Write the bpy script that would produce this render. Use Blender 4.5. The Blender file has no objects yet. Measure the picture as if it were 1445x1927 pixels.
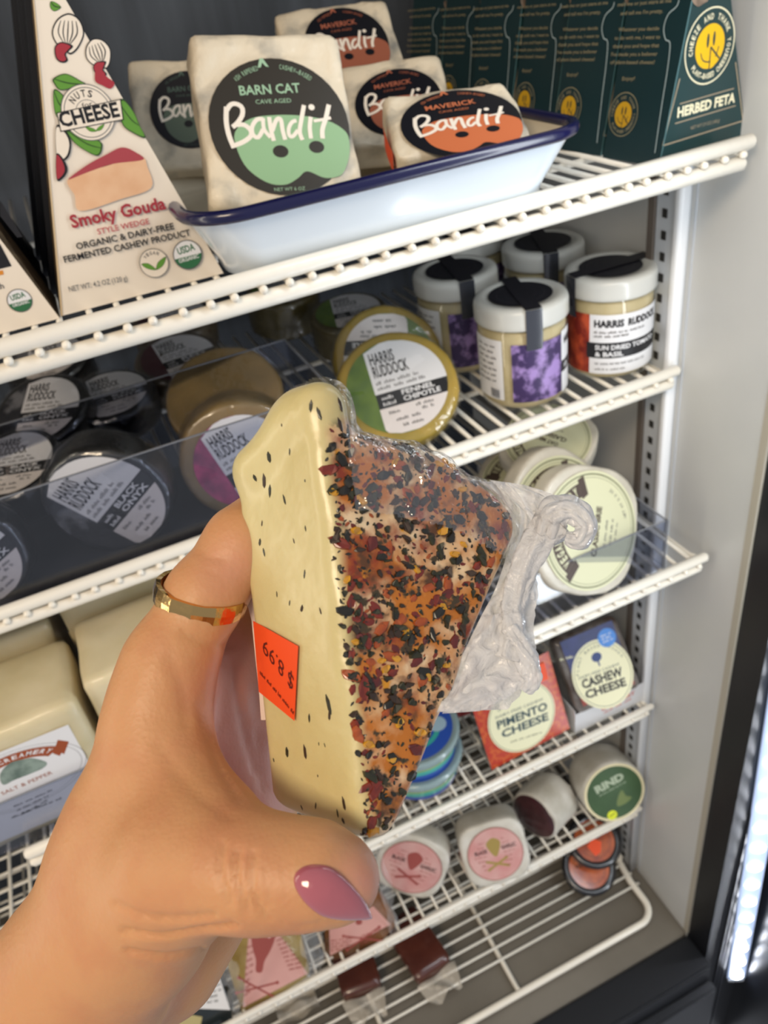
import bpy, bmesh, math, random
import numpy as np
from mathutils import Matrix, Vector, noise
from mathutils.geometry import tessellate_polygon
from math import radians as rd, pi, sin, cos

S = bpy.context.scene
COL = S.collection
rng = random.Random(7)

# ------------------------------------------------------------------ camera
def cam_rows(yaw, pit, roll):
    f = np.array([sin(yaw)*cos(pit), cos(yaw)*cos(pit), -sin(pit)])
    r = np.array([cos(yaw), -sin(yaw), 0.0]); u = np.cross(r, f)
    c, s = cos(roll), sin(roll)
    return np.array([c*r+s*u, -s*r+c*u, -f])          # right, up, back
MB = cam_rows(rd(18.276), rd(35.146), rd(-9.678))
FPX = 1496.0
CAM = np.array([0, 0, 1.26])
cd = bpy.data.cameras.new('camera'); cam = bpy.data.objects.new('camera', cd); COL.objects.link(cam)
m = Matrix([list(MB[:, i]) for i in range(3)]) if False else Matrix(MB.T.tolist())
cam.matrix_world = Matrix.Translation(CAM.tolist()) @ m.to_4x4()
cd.sensor_fit = 'VERTICAL'; cd.sensor_height = 24; cd.lens = 24*FPX/1927
cd.clip_start = .01; cd.clip_end = 20
cd.dof.use_dof = True; cd.dof.focus_distance = .235; cd.dof.aperture_fstop = 15
S.camera = cam

# ------------------------------------------------------------------ world, lights, exposure
S.view_settings.view_transform = 'Standard'; S.view_settings.look = 'None'
S.view_settings.gamma = 1; S.view_settings.use_curve_mapping = False
S.view_settings.exposure = 0.0
W = bpy.data.worlds.new('shop'); S.world = W; W.use_nodes = True
W.node_tree.nodes['Background'].inputs[0].default_value = (.84, .88, .97, 1)
W.node_tree.nodes['Background'].inputs[1].default_value = .42
def area(name, loc, target, sx, sy, power, col):
    l = bpy.data.lights.new(name, 'AREA'); l.shape = 'RECTANGLE'; l.size = sx; l.size_y = sy
    l.energy = power; l.color = col
    o = bpy.data.objects.new(name, l); COL.objects.link(o); o.location = loc
    o.rotation_euler = (Vector(target)-Vector(loc)).to_track_quat('-Z', 'Y').to_euler()
    return o
area('shop_ceiling_light', (-.9, -.75, 2.3), (0, .3, 1.1), .7, .5, 22, (1, .80, .57))
area('mullion_fill_light', (.50, .16, .75), (.15, .6, .55), .05, 1.5, 3.2, (.90, .96, 1))  # unseen panel added in front of the mullion to carry the LED strip's light
area('left_fill_light', (-.75, .36, 1.0), (.1, .6, .7), .06, 1.4, 2.2, (1, .90, .72))  # added warm fill from the left, no lamp is known there

# ------------------------------------------------------------------ pixel / world helpers
def ray(px, py):
    return MB.T @ np.array([(px-722.5)/FPX, -(py-963.5)/FPX, -1.0])
def on(px, py, ax, val):
    d = ray(px, py); return CAM + (val-CAM[ax])/d[ax]*d
def cp(px, py, d):
    return CAM + d*ray(px, py)
def proj(P):
    v = (np.asarray(P, float)-CAM) @ MB.T
    return 722.5 - FPX*v[..., 0]/v[..., 2], 963.5 + FPX*v[..., 1]/v[..., 2]
def rotv(w):
    a = np.linalg.norm(w)
    if a < 1e-12: return np.eye(3)
    k = w/a; K = np.array([[0, -k[2], k[1]], [k[2], 0, -k[0]], [-k[1], k[0], 0]])
    return np.eye(3)+sin(a)*K+(1-cos(a))*K@K
def pnp(model, pix, prior=(0, -.8, .4), wp=.02):
    """rotation and unit-scale position of a flat label from four points on it"""
    mm = np.array(model, float); mm = np.c_[mm, np.zeros((len(mm), 3-mm.shape[1]))]; px = np.array(pix, float)
    uv = np.c_[(px[:, 0]-722.5)/FPX, -(px[:, 1]-963.5)/FPX]; best = None
    for ax, ay in ((.5, .5), (-.5, .5), (.5, -.5), (-.5, -.5), (0, -1), (0, 1)):
        c = uv.mean(0); sz = np.linalg.norm(uv-c, axis=1).mean()/np.linalg.norm(mm-mm.mean(0), axis=1).mean()
        d = uv[1]-uv[0]; dm = mm[1]-mm[0]; ro = np.arctan2(d[1], d[0])-np.arctan2(dm[1], dm[0])
        R = rotv(np.array([ax, 0, 0]))@rotv(np.array([0, ay, 0]))@rotv(np.array([0, 0, ro]))
        t = np.array([c[0], c[1], -1])/sz
        for it in range(80):
            def f(w, t_):
                q = (rotv(w)@R@mm.T).T+t_
                return ((q[:, :2]/-q[:, 2:3])-uv).ravel()*FPX
            r = f(np.zeros(3), t); J = np.zeros((len(r), 6)); h = 1e-6
            for k in range(3):
                w = np.zeros(3); w[k] = h; J[:, k] = (f(w, t)-r)/h
                tt = t.copy(); tt[k] += h*abs(t[2]); J[:, 3+k] = (f(np.zeros(3), tt)-r)/h
            st = -np.linalg.solve(J.T@J+1e-5*np.eye(6)*np.trace(J.T@J)/6, J.T@r)
            st[:3] = np.clip(st[:3], -.3, .3); st[3:] = np.clip(st[3:], -.3, .3)
            R = rotv(st[:3])@R; t = t+st[3:]*abs(t[2])
        e = np.sqrt((f(np.zeros(3), t)**2).mean()); n = R[:, 2]
        if n@t < 0 and t[2] < 0:
            Wd = MB.T@R
            sc = e+wp*np.degrees(np.arccos(np.clip(Wd[:, 2]@(np.array(prior)/np.linalg.norm(prior)), -1, 1)))
            if best is None or sc < best[0]: best = (sc, R, t)
    return MB.T@best[1], MB.T@best[2]
CIRC = [(-1, 0), (1, 0), (0, 1), (0, -1)]
def frame(Rw, org):
    T = Matrix(Rw.tolist()).to_4x4(); T.translation = Vector([float(x) for x in org]); return T
def pnp_at(pix, size=None, rest=None, low=None, model=CIRC, **k):
    """label frame at a known half-size, or so that the lowest of the body points rests at height rest"""
    Rw, t = pnp(model, pix, **k)
    s = size
    if s is None:
        lz = min((Rw@np.array(p, float))[2] for p in low)
        s = (rest-CAM[2])/(t[2]+lz)
    return frame(Rw, CAM+s*t), s
def ring_pts(r, z, n=24):
    return [(r*cos(2*pi*i/n), r*sin(2*pi*i/n), z) for i in range(n)]
def euler_frame(org, az=0, el=0, roll=0):
    """z axis = outward normal; az turns it about the vertical, el tips it up, roll turns the face in its plane"""
    a, e, r = rd(az), rd(el), rd(roll)
    n = np.array([sin(a)*cos(e), -cos(a)*cos(e), sin(e)])
    u = np.array([cos(a), sin(a), 0.0]); v = np.cross(n, u)
    U = cos(r)*u+sin(r)*v; V = -sin(r)*u+cos(r)*v
    return frame(np.array([U, V, n]).T, org)

# ------------------------------------------------------------------ materials
def lin(h):
    h = h.lstrip('#'); o = []
    for i in (0, 2, 4):
        c = int(h[i:i+2], 16)/255; o.append(c/12.92 if c <= .04045 else ((c+.055)/1.055)**2.4)
    return (*o, 1)
MATS = {}
def mat(name, color, rough=.5, metal=0, coat=0, noise_amt=0, color2=None, nscale=30, bump=0, bscale=80, sss=0, emit=0, alpha=1, spec=.5, stretch=None, thresh=None):
    if name in MATS: return MATS[name]
    m = bpy.data.materials.new(name); MATS[name] = m; m.use_nodes = True
    nt = m.node_tree; b = nt.nodes['Principled BSDF']; N = nt.nodes.new; L = nt.links.new
    b.inputs['Base Color'].default_value = lin(color); b.inputs['Roughness'].default_value = rough
    b.inputs['Metallic'].default_value = metal; b.inputs['Coat Weight'].default_value = coat
    b.inputs['Coat Roughness'].default_value = .08; b.inputs['Specular IOR Level'].default_value = spec
    if sss:
        b.inputs['Subsurface Weight'].default_value = sss; b.inputs['Subsurface Scale'].default_value = .004
        b.inputs['Subsurface Radius'].default_value = (1, .4, .2)
    if emit: b.inputs['Emission Color'].default_value = lin(color); b.inputs['Emission Strength'].default_value = emit
    if alpha < 1: b.inputs['Alpha'].default_value = alpha
    tc = N('ShaderNodeTexCoord'); vec = tc.outputs['Object']
    if stretch:
        mp = N('ShaderNodeMapping'); mp.inputs['Scale'].default_value = stretch; L(vec, mp.inputs[0]); vec = mp.outputs[0]
    if color2:
        n = N('ShaderNodeTexNoise'); n.inputs['Scale'].default_value = nscale; n.inputs['Detail'].default_value = 5
        L(vec, n.inputs['Vector']); r = N('ShaderNodeValToRGB')
        a, c = thresh or (.35, .65)
        r.color_ramp.elements[0].position = a; r.color_ramp.elements[1].position = c
        r.color_ramp.elements[0].color = lin(color); r.color_ramp.elements[1].color = lin(color2)
        L(n.outputs['Fac'], r.inputs[0]); L(r.outputs[0], b.inputs['Base Color'])
    if bump:
        n = N('ShaderNodeTexNoise'); n.inputs['Scale'].default_value = bscale; n.inputs['Detail'].default_value = 4
        L(vec, n.inputs['Vector']); bp = N('ShaderNodeBump'); bp.inputs['Strength'].default_value = bump
        bp.inputs['Distance'].default_value = .002; L(n.outputs['Fac'], bp.inputs['Height']); L(bp.outputs[0], b.inputs['Normal'])
        L(bp.outputs[0], b.inputs['Coat Normal'])
    return m
def film_mat(name, tint='#ffffff', fac=.18, rough=.12, bump=.5, bscale=60, tr='#ffffff', fres=1.25, clear=False):
    """clear plastic: mostly see-through, a fresnel-weighted gloss on top"""
    if name in MATS: return MATS[name]
    m = bpy.data.materials.new(name); MATS[name] = m; m.use_nodes = True; nt = m.node_tree; nt.nodes.clear()
    N = nt.nodes.new; L = nt.links.new
    out = N('ShaderNodeOutputMaterial'); mx = N('ShaderNodeMixShader'); t = N('ShaderNodeBsdfTransparent')
    g = N('ShaderNodeBsdfGlossy' if clear else 'ShaderNodeBsdfPrincipled'); g.inputs['Color' if clear else 'Base Color'].default_value = lin(tint); g.inputs['Roughness'].default_value = rough
    t.inputs[0].default_value = lin(tr)
    lw = N('ShaderNodeLayerWeight'); pw_ = N('ShaderNodeMath'); pw_.operation = 'POWER'; pw_.inputs[1].default_value = 4.5; L(lw.outputs['Facing'], pw_.inputs[0])
    ad = N('ShaderNodeMath'); ad.operation = 'MULTIPLY_ADD'; ad.use_clamp = True; ad.inputs[1].default_value = (fres-1)*2; ad.inputs[2].default_value = fac
    L(pw_.outputs[0], ad.inputs[0]); L(ad.outputs[0], mx.inputs[0]); L(t.outputs[0], mx.inputs[1]); L(g.outputs[0], mx.inputs[2])
    L(mx.outputs[0], out.inputs[0])
    if bump:
        tc = N('ShaderNodeTexCoord'); n = N('ShaderNodeTexNoise'); n.inputs['Scale'].default_value = bscale
        n.inputs['Detail'].default_value = 3; L(tc.outputs['Object'], n.inputs['Vector'])
        bp = N('ShaderNodeBump'); bp.inputs['Strength'].default_value = bump; bp.inputs['Distance'].default_value = .003
        L(n.outputs['Fac'], bp.inputs['Height']); L(bp.outputs[0], g.inputs['Normal']); L(bp.outputs[0], lw.inputs['Normal'])
    return m
WIRE = mat('white_enamel_wire', '#efe9dc', .32, coat=.3, bump=.15, bscale=200)
WALLM = mat('cabinet_wall_white', '#c9cbcb', .35, color2='#d3d4d2', nscale=4)
BACKM = mat('cabinet_back_dark', '#2b3038', .5, color2='#4a515b', nscale=3, stretch=(9, 1, .6))
FLOORM = mat('steel_floor', '#7a746a', .42, metal=.35, color2='#8b857b', nscale=5)
BLACKM = mat('black_door_frame', '#0e1016', .45)
PRINTK = mat('ink_black', '#15151a', .5)
PRINTW = mat('ink_cream', '#efe6d8', .5)
PAPERW = mat('label_white', '#e6e6e8', .45)

# ------------------------------------------------------------------ object helpers
def link(name, me, parent=None, T=None):
    o = bpy.data.objects.new(name, me); COL.objects.link(o)
    if parent is not None: o.parent = parent
    if T is not None: o.matrix_local = T
    return o
def mesh(name, v, f, mats, parent=None, smooth=False, T=None, mi=None):
    me = bpy.data.meshes.new(name); me.from_pydata([tuple(map(float, p)) for p in v], [], [tuple(map(int, q)) for q in f])
    for mm in (mats if isinstance(mats, (list, tuple)) else [mats]): me.materials.append(mm)
    if mi is not None: me.polygons.foreach_set('material_index', mi)
    if smooth: me.polygons.foreach_set('use_smooth', [True]*len(me.polygons))
    me.update(); return link(name, me, parent, T)
def tag(o, label, cat, group=None, kind=None):
    o['label'] = label; o['category'] = cat
    if group: o['group'] = group
    if kind: o['kind'] = kind
    return o
def thing(name, label, cat, T, group=None):
    o = bpy.data.objects.new(name, None); COL.objects.link(o); o.empty_display_size = .01
    o.matrix_world = T; return tag(o, label, cat, group)
def struct(o): o['kind'] = 'structure'; return o
def copy_tree(o, T, label=None, parent=None):
    c = o.copy(); COL.objects.link(c)
    if parent is not None: c.parent = parent
    else:
        c.matrix_world = T
        if label: c['label'] = label
    for ch in o.children: copy_tree(ch, None, None, c)
    return c
def box_g(a, b):
    (x0, y0, z0), (x1, y1, z1) = a, b
    v = [(x, y, z) for x in (x0, x1) for y in (y0, y1) for z in (z0, z1)]
    return v, [(0, 1, 3, 2), (4, 6, 7, 5), (0, 4, 5, 1), (2, 3, 7, 6), (0, 2, 6, 4), (1, 5, 7, 3)]
def box(name, a, b, mt, parent=None, bev=0):
    v, f = box_g(a, b); o = mesh(name, v, f, mt, parent)
    if bev:
        bm = bmesh.new(); bm.from_mesh(o.data)
        bmesh.ops.bevel(bm, geom=bm.edges[:], offset=bev, segments=2, affect='EDGES'); bm.to_mesh(o.data); bm.free()
    return o
def quadg(nu, nv, fn, closed=False):
    v = [fn(i/nu, j/nv) for j in range(nv+1) for i in range(nu+1)]
    f = [(j*(nu+1)+i, j*(nu+1)+i+1, (j+1)*(nu+1)+i+1, (j+1)*(nu+1)+i) for j in range(nv) for i in range(nu)]
    return v, f
def lathe_g(prof, seg=32, noise_a=0, ns=30, seed=0, cap=True, sq=None):
    v = []; f = []; n = len(prof)
    for i in range(seg):
        a = 2*pi*i/seg
        for r, z in prof:
            k = 1
            if sq: k = 1/((abs(cos(a))**sq+abs(sin(a))**sq)**(1/sq))
            p = Vector((r*k*cos(a), r*k*sin(a), z))
            if noise_a:
                d = noise.noise_vector(p*ns+Vector((seed, seed*2.3, 0)))*noise_a; p += d
            v.append(tuple(p))
    for i in range(seg):
        j = (i+1) % seg
        for k in range(n-1): f.append((i*n+k, j*n+k, j*n+k+1, i*n+k+1))
    if cap:
        if prof[0][0] > 1e-6: f.append(tuple(i*n for i in range(seg))[::-1])
        if prof[-1][0] > 1e-6: f.append(tuple(i*n+n-1 for i in range(seg)))
    return v, f
def lathe(name, prof, mt, parent=None, seg=32, T=None, **k):
    v, f = lathe_g(prof, seg, **k); return mesh(name, v, f, mt, parent, True, T)
def drum_prof(r, t, e=.004, top=None, n=3):
    """cylinder of radius r from z=0 back to z=-t with rounded rims"""
    p = [(0.0001, -t)]
    p += [(r*k, -t) for k in (.4, .75)]
    p += [(r-e+e*sin(a), -t+e-e*cos(a)) for a in [pi/2*i/n for i in range(n+1)]]
    p += [(r, -t+(t)*k) for k in (.35, .65)]
    p += [(r-e+e*cos(a), -e+e*sin(a)) for a in [pi/2*i/n for i in range(n+1)]]
    p += [(r*k, 0) for k in (.75, .4)]+[(0.0001, 0)]
    return p
def rbox_g(a, b, r, n=10, na=0, ns=25, seed=0):
    """rounded box between corners a,b with gentle lumps"""
    a = Vector(a); b = Vector(b); c = (a+b)/2; h = (b-a)/2
    bm = bmesh.new(); bmesh.ops.create_cube(bm, size=2)
    bmesh.ops.subdivide_edges(bm, edges=bm.edges[:], cuts=n, use_grid_fill=True)
    for vt in bm.verts:
        p = Vector((vt.co.x*h.x, vt.co.y*h.y, vt.co.z*h.z))
        q = Vector([max(-h[i]+r, min(h[i]-r, p[i])) for i in range(3)]); d = p-q
        if d.length > 1e-9: p = q+d.normalized()*r
        p += c
        if na: p += noise.noise_vector(p*ns+Vector((seed*3.1, seed, seed*1.7)))*na
        vt.co = p
    bm.verts.index_update()
    v = [tuple(x.co) for x in bm.verts]; f = [[x.index for x in q.verts] for q in bm.faces]; bm.free(); return v, f
def rbox(name, a, b, r, mt, parent=None, T=None, **k):
    v, f = rbox_g(a, b, r, **k); return mesh(name, v, f, mt, parent, True, T)
def tube_g(pts, rad, seg=8, close=False, rnd=None, flat=1.0):
    pts = [Vector([float(c) for c in p]) for p in pts]; n = len(pts); v = []; f = []; up = None
    for i, p in enumerate(pts):
        if close: d = pts[(i+1) % n]-pts[i-1]
        else: d = pts[min(i+1, n-1)]-pts[max(i-1, 0)]
        d.normalize()
        if up is None: up = d.orthogonal().normalized()
        up = (up-d*up.dot(d)).normalized(); s = d.cross(up)
        r = rad[i] if isinstance(rad, (list, tuple)) else rad
        for k in range(seg):
            a = 2*pi*k/seg; q = rnd(i, a) if rnd else 1
            v.append(tuple(p+(up*cos(a)+s*sin(a)*flat)*r*q))
    for i in range(n if close else n-1):
        j = (i+1) % n
        for k in range(seg): f.append((i*seg+k, i*seg+(k+1) % seg, j*seg+(k+1) % seg, j*seg+k))
    if not close: f += [tuple(range(seg))[::-1], tuple((n-1)*seg+k for k in range(seg))]
    return v, f
def tube(name, pts, rad, mt, parent=None, seg=8, close=False, **k):
    v, f = tube_g(pts, rad, seg, close, **k); return mesh(name, v, f, mt, parent, True)
def merge(*gs):
    V = []; Fc = []
    for v, f in gs:
        o = len(V); V += list(v); Fc += [tuple(i+o for i in q) for q in f]
    return V, Fc
def spline(P, n):
    P = np.array(P, float); k = len(P); out = []
    for s in np.linspace(0, k-1, n):
        i = min(int(s), k-2); t = s-i
        p0 = P[max(i-1, 0)]; p1 = P[i]; p2 = P[i+1]; p3 = P[min(i+2, k-1)]
        out.append(.5*((2*p1)+(-p0+p2)*t+(2*p0-5*p1+4*p2-p3)*t*t+(-p0+3*p1-3*p2+p3)*t**3))
    return np.array(out)

# ------------------------------------------------------------------ printed labels
TXT = {}
def text_geo(s, bold=0):
    k = (s, bold)
    if k not in TXT:
        c = bpy.data.curves.new('t', 'FONT'); c.body = s; c.size = 1; c.resolution_u = 2; c.offset = bold
        o = bpy.data.objects.new('t', c); me = bpy.data.meshes.new_from_object(o)
        v = np.array([q.co[:2] for q in me.vertices]).reshape(-1, 2); f = [tuple(p.vertices) for p in me.polygons]
        bpy.data.objects.remove(o); bpy.data.curves.remove(c); bpy.data.meshes.remove(me)
        if len(v): v[:, 0] -= v[:, 0].min(); w = v[:, 0].max()
        else: w = 0
        TXT[k] = (v, f, w)
    return TXT[k]
class Print:
    """flat print on a label: shapes stacked as thin layers; c() reads a point off the photograph onto the label's plane"""
    def __init__(s, T, sc=1, ox=0, oy=0, z0=.0002, fmap=None, dz=.000022):
        s.T = T; s.Ti = T.inverted(); s.sc, s.ox, s.oy = sc, ox, oy
        s.v = []; s.f = []; s.mi = []; s.m = []; s.z = z0; s.dz = dz; s.fmap = fmap
        s.n = np.array(T.col[2][:3]); s.o = np.array(T.translation)
    def c(s, u, v):
        d = ray(s.ox+s.sc*u, s.oy+s.sc*v); t = ((s.o-CAM)@s.n)/(d@s.n)
        p = s.Ti @ Vector((CAM+t*d).tolist()); return (p.x, p.y)
    def cs(s, pts): return [s.c(*p) for p in pts]
    def mm(s, m):
        if m not in s.m: s.m.append(m)
        return s.m.index(m)
    def add(s, v, f, m):
        o = len(s.v); s.z += s.dz
        s.v += [(p[0], p[1], s.z) for p in v]; s.f += [tuple(i+o for i in q) for q in f]; s.mi += [s.mm(m)]*len(f)
    def poly(s, pts, m):
        tri = tessellate_polygon([[Vector((p[0], p[1], 0)) for p in pts]])
        f = []
        for t in tri:
            a, b, c = (Vector(pts[i]) for i in t)
            f.append(t if (b-a).cross(c-a) > 0 else t[::-1])
        s.add(pts, f, m)
    def blob(s, pts, m, n=48):
        P = list(pts)+[pts[0]]; k = len(pts); out = []
        Q = [np.array(p) for p in pts]
        for j in range(n):
            x = j*k/n; i = int(x); t = x-i; p0, p1, p2, p3 = Q[(i-1) % k], Q[i % k], Q[(i+1) % k], Q[(i+2) % k]
            out.append(tuple(.5*((2*p1)+(-p0+p2)*t+(2*p0-5*p1+4*p2-p3)*t*t+(-p0+3*p1-3*p2+p3)*t**3)))
        s.poly(out, m)
    def disc(s, cx, cy, r, m, ry=None, n=48, a0=0, rot=0):
        ry = r if ry is None else ry; c_, s_ = cos(rot), sin(rot)
        pts = [(cx+r*cos(2*pi*i/n)*c_-ry*sin(2*pi*i/n)*s_, cy+r*cos(2*pi*i/n)*s_+ry*sin(2*pi*i/n)*c_) for i in range(n)]
        s.add([(cx, cy)]+pts, [(0, i+1, (i+1) % n+1) for i in range(n)], m)
    def ring(s, cx, cy, r0, r1, m, n=48, a0=0, a1=2*pi, ky=1):
        v = []; f = []
        for i in range(n+1):
            a = a0+(a1-a0)*i/n; v += [(cx+r0*cos(a), cy+ky*r0*sin(a)), (cx+r1*cos(a), cy+ky*r1*sin(a))]
        s.add(v, [(2*i, 2*i+1, 2*i+3, 2*i+2) for i in range(n)], m)
    def rect(s, x0, y0, x1, y1, m, nx=1):
        v, f = quadg(nx, 1, lambda a, b: (x0+(x1-x0)*a, y0+(y1-y0)*b)); s.add(v, f, m)
    def stroke(s, pts, w, m, n=None, taper=False):
        P = spline(pts, n or len(pts)*5) if len(pts) > 2 else np.array(pts, float); k = len(P); v = []
        for i in range(k):
            d = P[min(i+1, k-1)]-P[max(i-1, 0)]; L = np.linalg.norm(d) or 1; q = np.array([-d[1], d[0]])/L
            ww = w/2*(1 if not taper else .35+.65*sin(pi*(i+.6)/(k+.2)))
            v += [tuple(P[i]-q*ww), tuple(P[i]+q*ww)]
        s.add(v, [(2*i, 2*i+1, 2*i+3, 2*i+2)[::-1] for i in range(k-1)], m)
    def text(s, st, p0, p1, h, m, bold=.012, up=None):
        """baseline from p0 to p1 (local), cap height h"""
        v, f, w = text_geo(st, bold)
        if not len(v): return
        p0 = np.array(p0); p1 = np.array(p1); d = p1-p0; L = np.linalg.norm(d); d = d/L
        q = np.array([-d[1], d[0]]) if up is None else np.array(up)/np.linalg.norm(up)
        pts = p0+np.outer(v[:, 0]*L/w, d)+np.outer(v[:, 1]*h/.70, q)
        s.add([tuple(p) for p in pts], f, m)
    def ctext(s, st, a, b, hpx, m, bold=.012):
        p0 = s.c(*a); p1 = s.c(*b); q = s.c(a[0], a[1]-hpx); h = math.dist(p0, q)
        s.text(st, p0, p1, h, m, bold)
    def arc(s, st, cx, cy, r, a0, a1, h, m, bold=.01, inside=False, ky=1):
        """letters on an arc from angle a0 to a1 (degrees)"""
        n = len(st)
        for i, ch in enumerate(st):
            if ch == ' ': continue
            v, f, w = text_geo(ch, bold)
            if not len(v): continue
            a = rd(a0+(a1-a0)*(i+.5)/n); sg = -1 if a1 > a0 else 1
            t = np.array([sin(a), -cos(a)])*sg; q = np.array([cos(a), sin(a)])*sg
            wd = min(abs(rd(a1-a0))*r/n*.8, w*h/.7*1.2)
            pts = np.array([cx, cy])+r*np.array([cos(a), sin(a)])+np.outer(v[:, 0]/w*wd-wd/2, t)+np.outer(v[:, 1]*h/.7, q)
            pts[:, 1] = cy+(pts[:, 1]-cy)*ky
            s.add([tuple(p) for p in pts], f, m); s.z -= s.dz
    def words(s, p0, p1, h, m, seed=0, fill=.75):
        """fine print too small to read: a row of word-length dashes"""
        r = random.Random(seed); p0 = np.array(p0); p1 = np.array(p1); d = p1-p0; L = np.linalg.norm(d); d = d/L
        q = np.array([-d[1], d[0]]); x = 0
        while x < L-h:
            w = min(h*r.uniform(1.2, 4), L-x); y = x
            while y < x+w-h*.3:
                k = h*r.uniform(.35, .6); hh = h*r.choice((.6, .6, .8, .95))
                a = p0+d*y; b = p0+d*(y+k*.55)
                s.add([tuple(a), tuple(b), tuple(b+q*hh), tuple(a+q*hh)], [(0, 1, 2, 3)], m); s.z -= s.dz; y += k
            x += w+h*.6
        s.z += s.dz
    def cwords(s, a, b, hpx, m, seed=0):
        p0 = s.c(*a); p1 = s.c(*b); s.words(p0, p1, math.dist(p0, s.c(a[0], a[1]-hpx)), m, seed)
    def build(s, name, parent, smooth=False):
        v = s.v if s.fmap is None else [s.fmap(*p) for p in s.v]
        return mesh(name, v, s.f, s.m, parent, smooth, mi=s.mi)
# ------------------------------------------------------------------ the cabinet
struct(box('wall_right', (.505, .4386, -.02), (.56, 1.0, 1.7), WALLM))
struct(box('wall_back', (-.95, 1.0, -.02), (.56, 1.03, 1.7), BACKM))
struct(box('wall_left', (-.98, .4386, -.02), (-.95, 1.03, 1.7), WALLM))
struct(box('ceiling', (-.98, .4386, 1.7), (.56, 1.03, 1.74), mat('cabinet_ceiling', '#4a4d52', .6)))
fl = struct(box('floor', (-.95, .4386, -.03), (.505, 1.0, 0), FLOORM, bev=.002))
EDGEM = mat('wall_edge_strip', '#b3ad9f', .5)
struct(box('trim_1', (.5045, .4366, 0), (.5075, .4446, 1.7), EDGEM))
struct(box('baseboard_front', (-.98, .385, -.35), (.5070, .4380, -.004), BLACKM, bev=.004))
o = box('step', (-.98, .37, -.35), (.5070, .3849, -.045), BLACKM, bpy.data.objects['baseboard_front'], bev=.003)
# black door frame and mullion with its lamp strip
struct(box('trim_2', (.5076, .40, -.35), (.64, .4385, 1.7), BLACKM))
FR = bpy.data.objects['trim_2']
GREYK = mat('frame_profile_grey', '#2b2d33', .35)
for i, x in enumerate((.533, .540, .547)):
    box('groove_rib', (x, .3965, -.35), (x+.0028, .40, 1.7), GREYK, FR)
struct(box('trim_3', (.585, .32, -.35), (.70, .3999, 1.7), mat('mullion_dark', '#16181d', .3)))
pA = on(1384, 1838, 1, .392); pB = on(1436, 1520, 1, .392)
dirn = (pB-pA)/np.linalg.norm(pB-pA); Ls = .95
nrm = np.array([-.45, -.89, 0]); nrm /= np.linalg.norm(nrm); yv = np.cross(dirn, nrm); Rl = np.array([yv, dirn, np.cross(yv, dirn)]).T
LT = frame(Rl, pA)
lamp = thing('lamp_strip', 'glowing white vertical LED strip on the dark door frame', 'lamp', LT)
LEDG = mat('led_lens', '#b9ccf0', .3, emit=.5); LEDD = mat('led_point', '#f4f7ff', .3, emit=30)
rbox('lens', (-.014, 0, -.002), (.014, Ls, .004), .003, LEDG, lamp, n=4)
first = None
for i in range(20):
    y = .014+i*.046
    if first is None:
        first = lathe('led', [(.0001, 0), (.0085, 0), (.0085, .002), (.006, .0035), (.0001, .004)], LEDD, lamp, seg=12)
        first.location = (0, y, .0035)
    else:
        c = first.copy(); COL.objects.link(c); c.parent = lamp; c.location = (0, y, .0035)
box('end_cap', (-.012, -.009, -.003), (.012, 0, .004), mat('clear_cap', '#9aa0a8', .2), lamp, bev=.001)
cov = thing('lamp_cover', 'clear glossy plastic strip beside the LED strip on the door frame', 'cover', LT @ Matrix.Translation((.036, .012, 0)))
rbox('strip', (-.005, 0, -.002), (.005, Ls, .004), .003, film_mat('clear_strip', fac=.35, rough=.05), cov, n=3)
# upright with slots
up = thing('shelf_upright', 'white slotted metal upright screwed to the right cabinet wall', 'upright', Matrix.Translation((.505, .575, 0)))
box('channel', (-.0100, -.012, .0), (0, .012, 1.7), mat('upright_white', '#c4c9cf', .35), up, bev=.0008)
rbox('flange', (-.0125, -.0215, 0), (0, -.0125, 1.7), .002, mat('upright_flange', '#f2f4f7', .25), up, n=2)
box('seam', (-.001, -.028, 0), (0, -.026, 1.7), mat('upright_white', ''), up)
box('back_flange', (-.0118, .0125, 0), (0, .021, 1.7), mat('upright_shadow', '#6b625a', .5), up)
sl = None
for i in range(80):
    z = .02+i*.0195
    if sl is None: sl = box('slot', (-.0108, -.0032, -.004), (-.0100, .0032, .004), mat('slot_dark', '#2a2825', .7), up, bev=.0003); sl.location = (0, 0, z)
    else: c = sl.copy(); COL.objects.link(c); c.parent = up; c.location = (0, 0, z)

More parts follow.
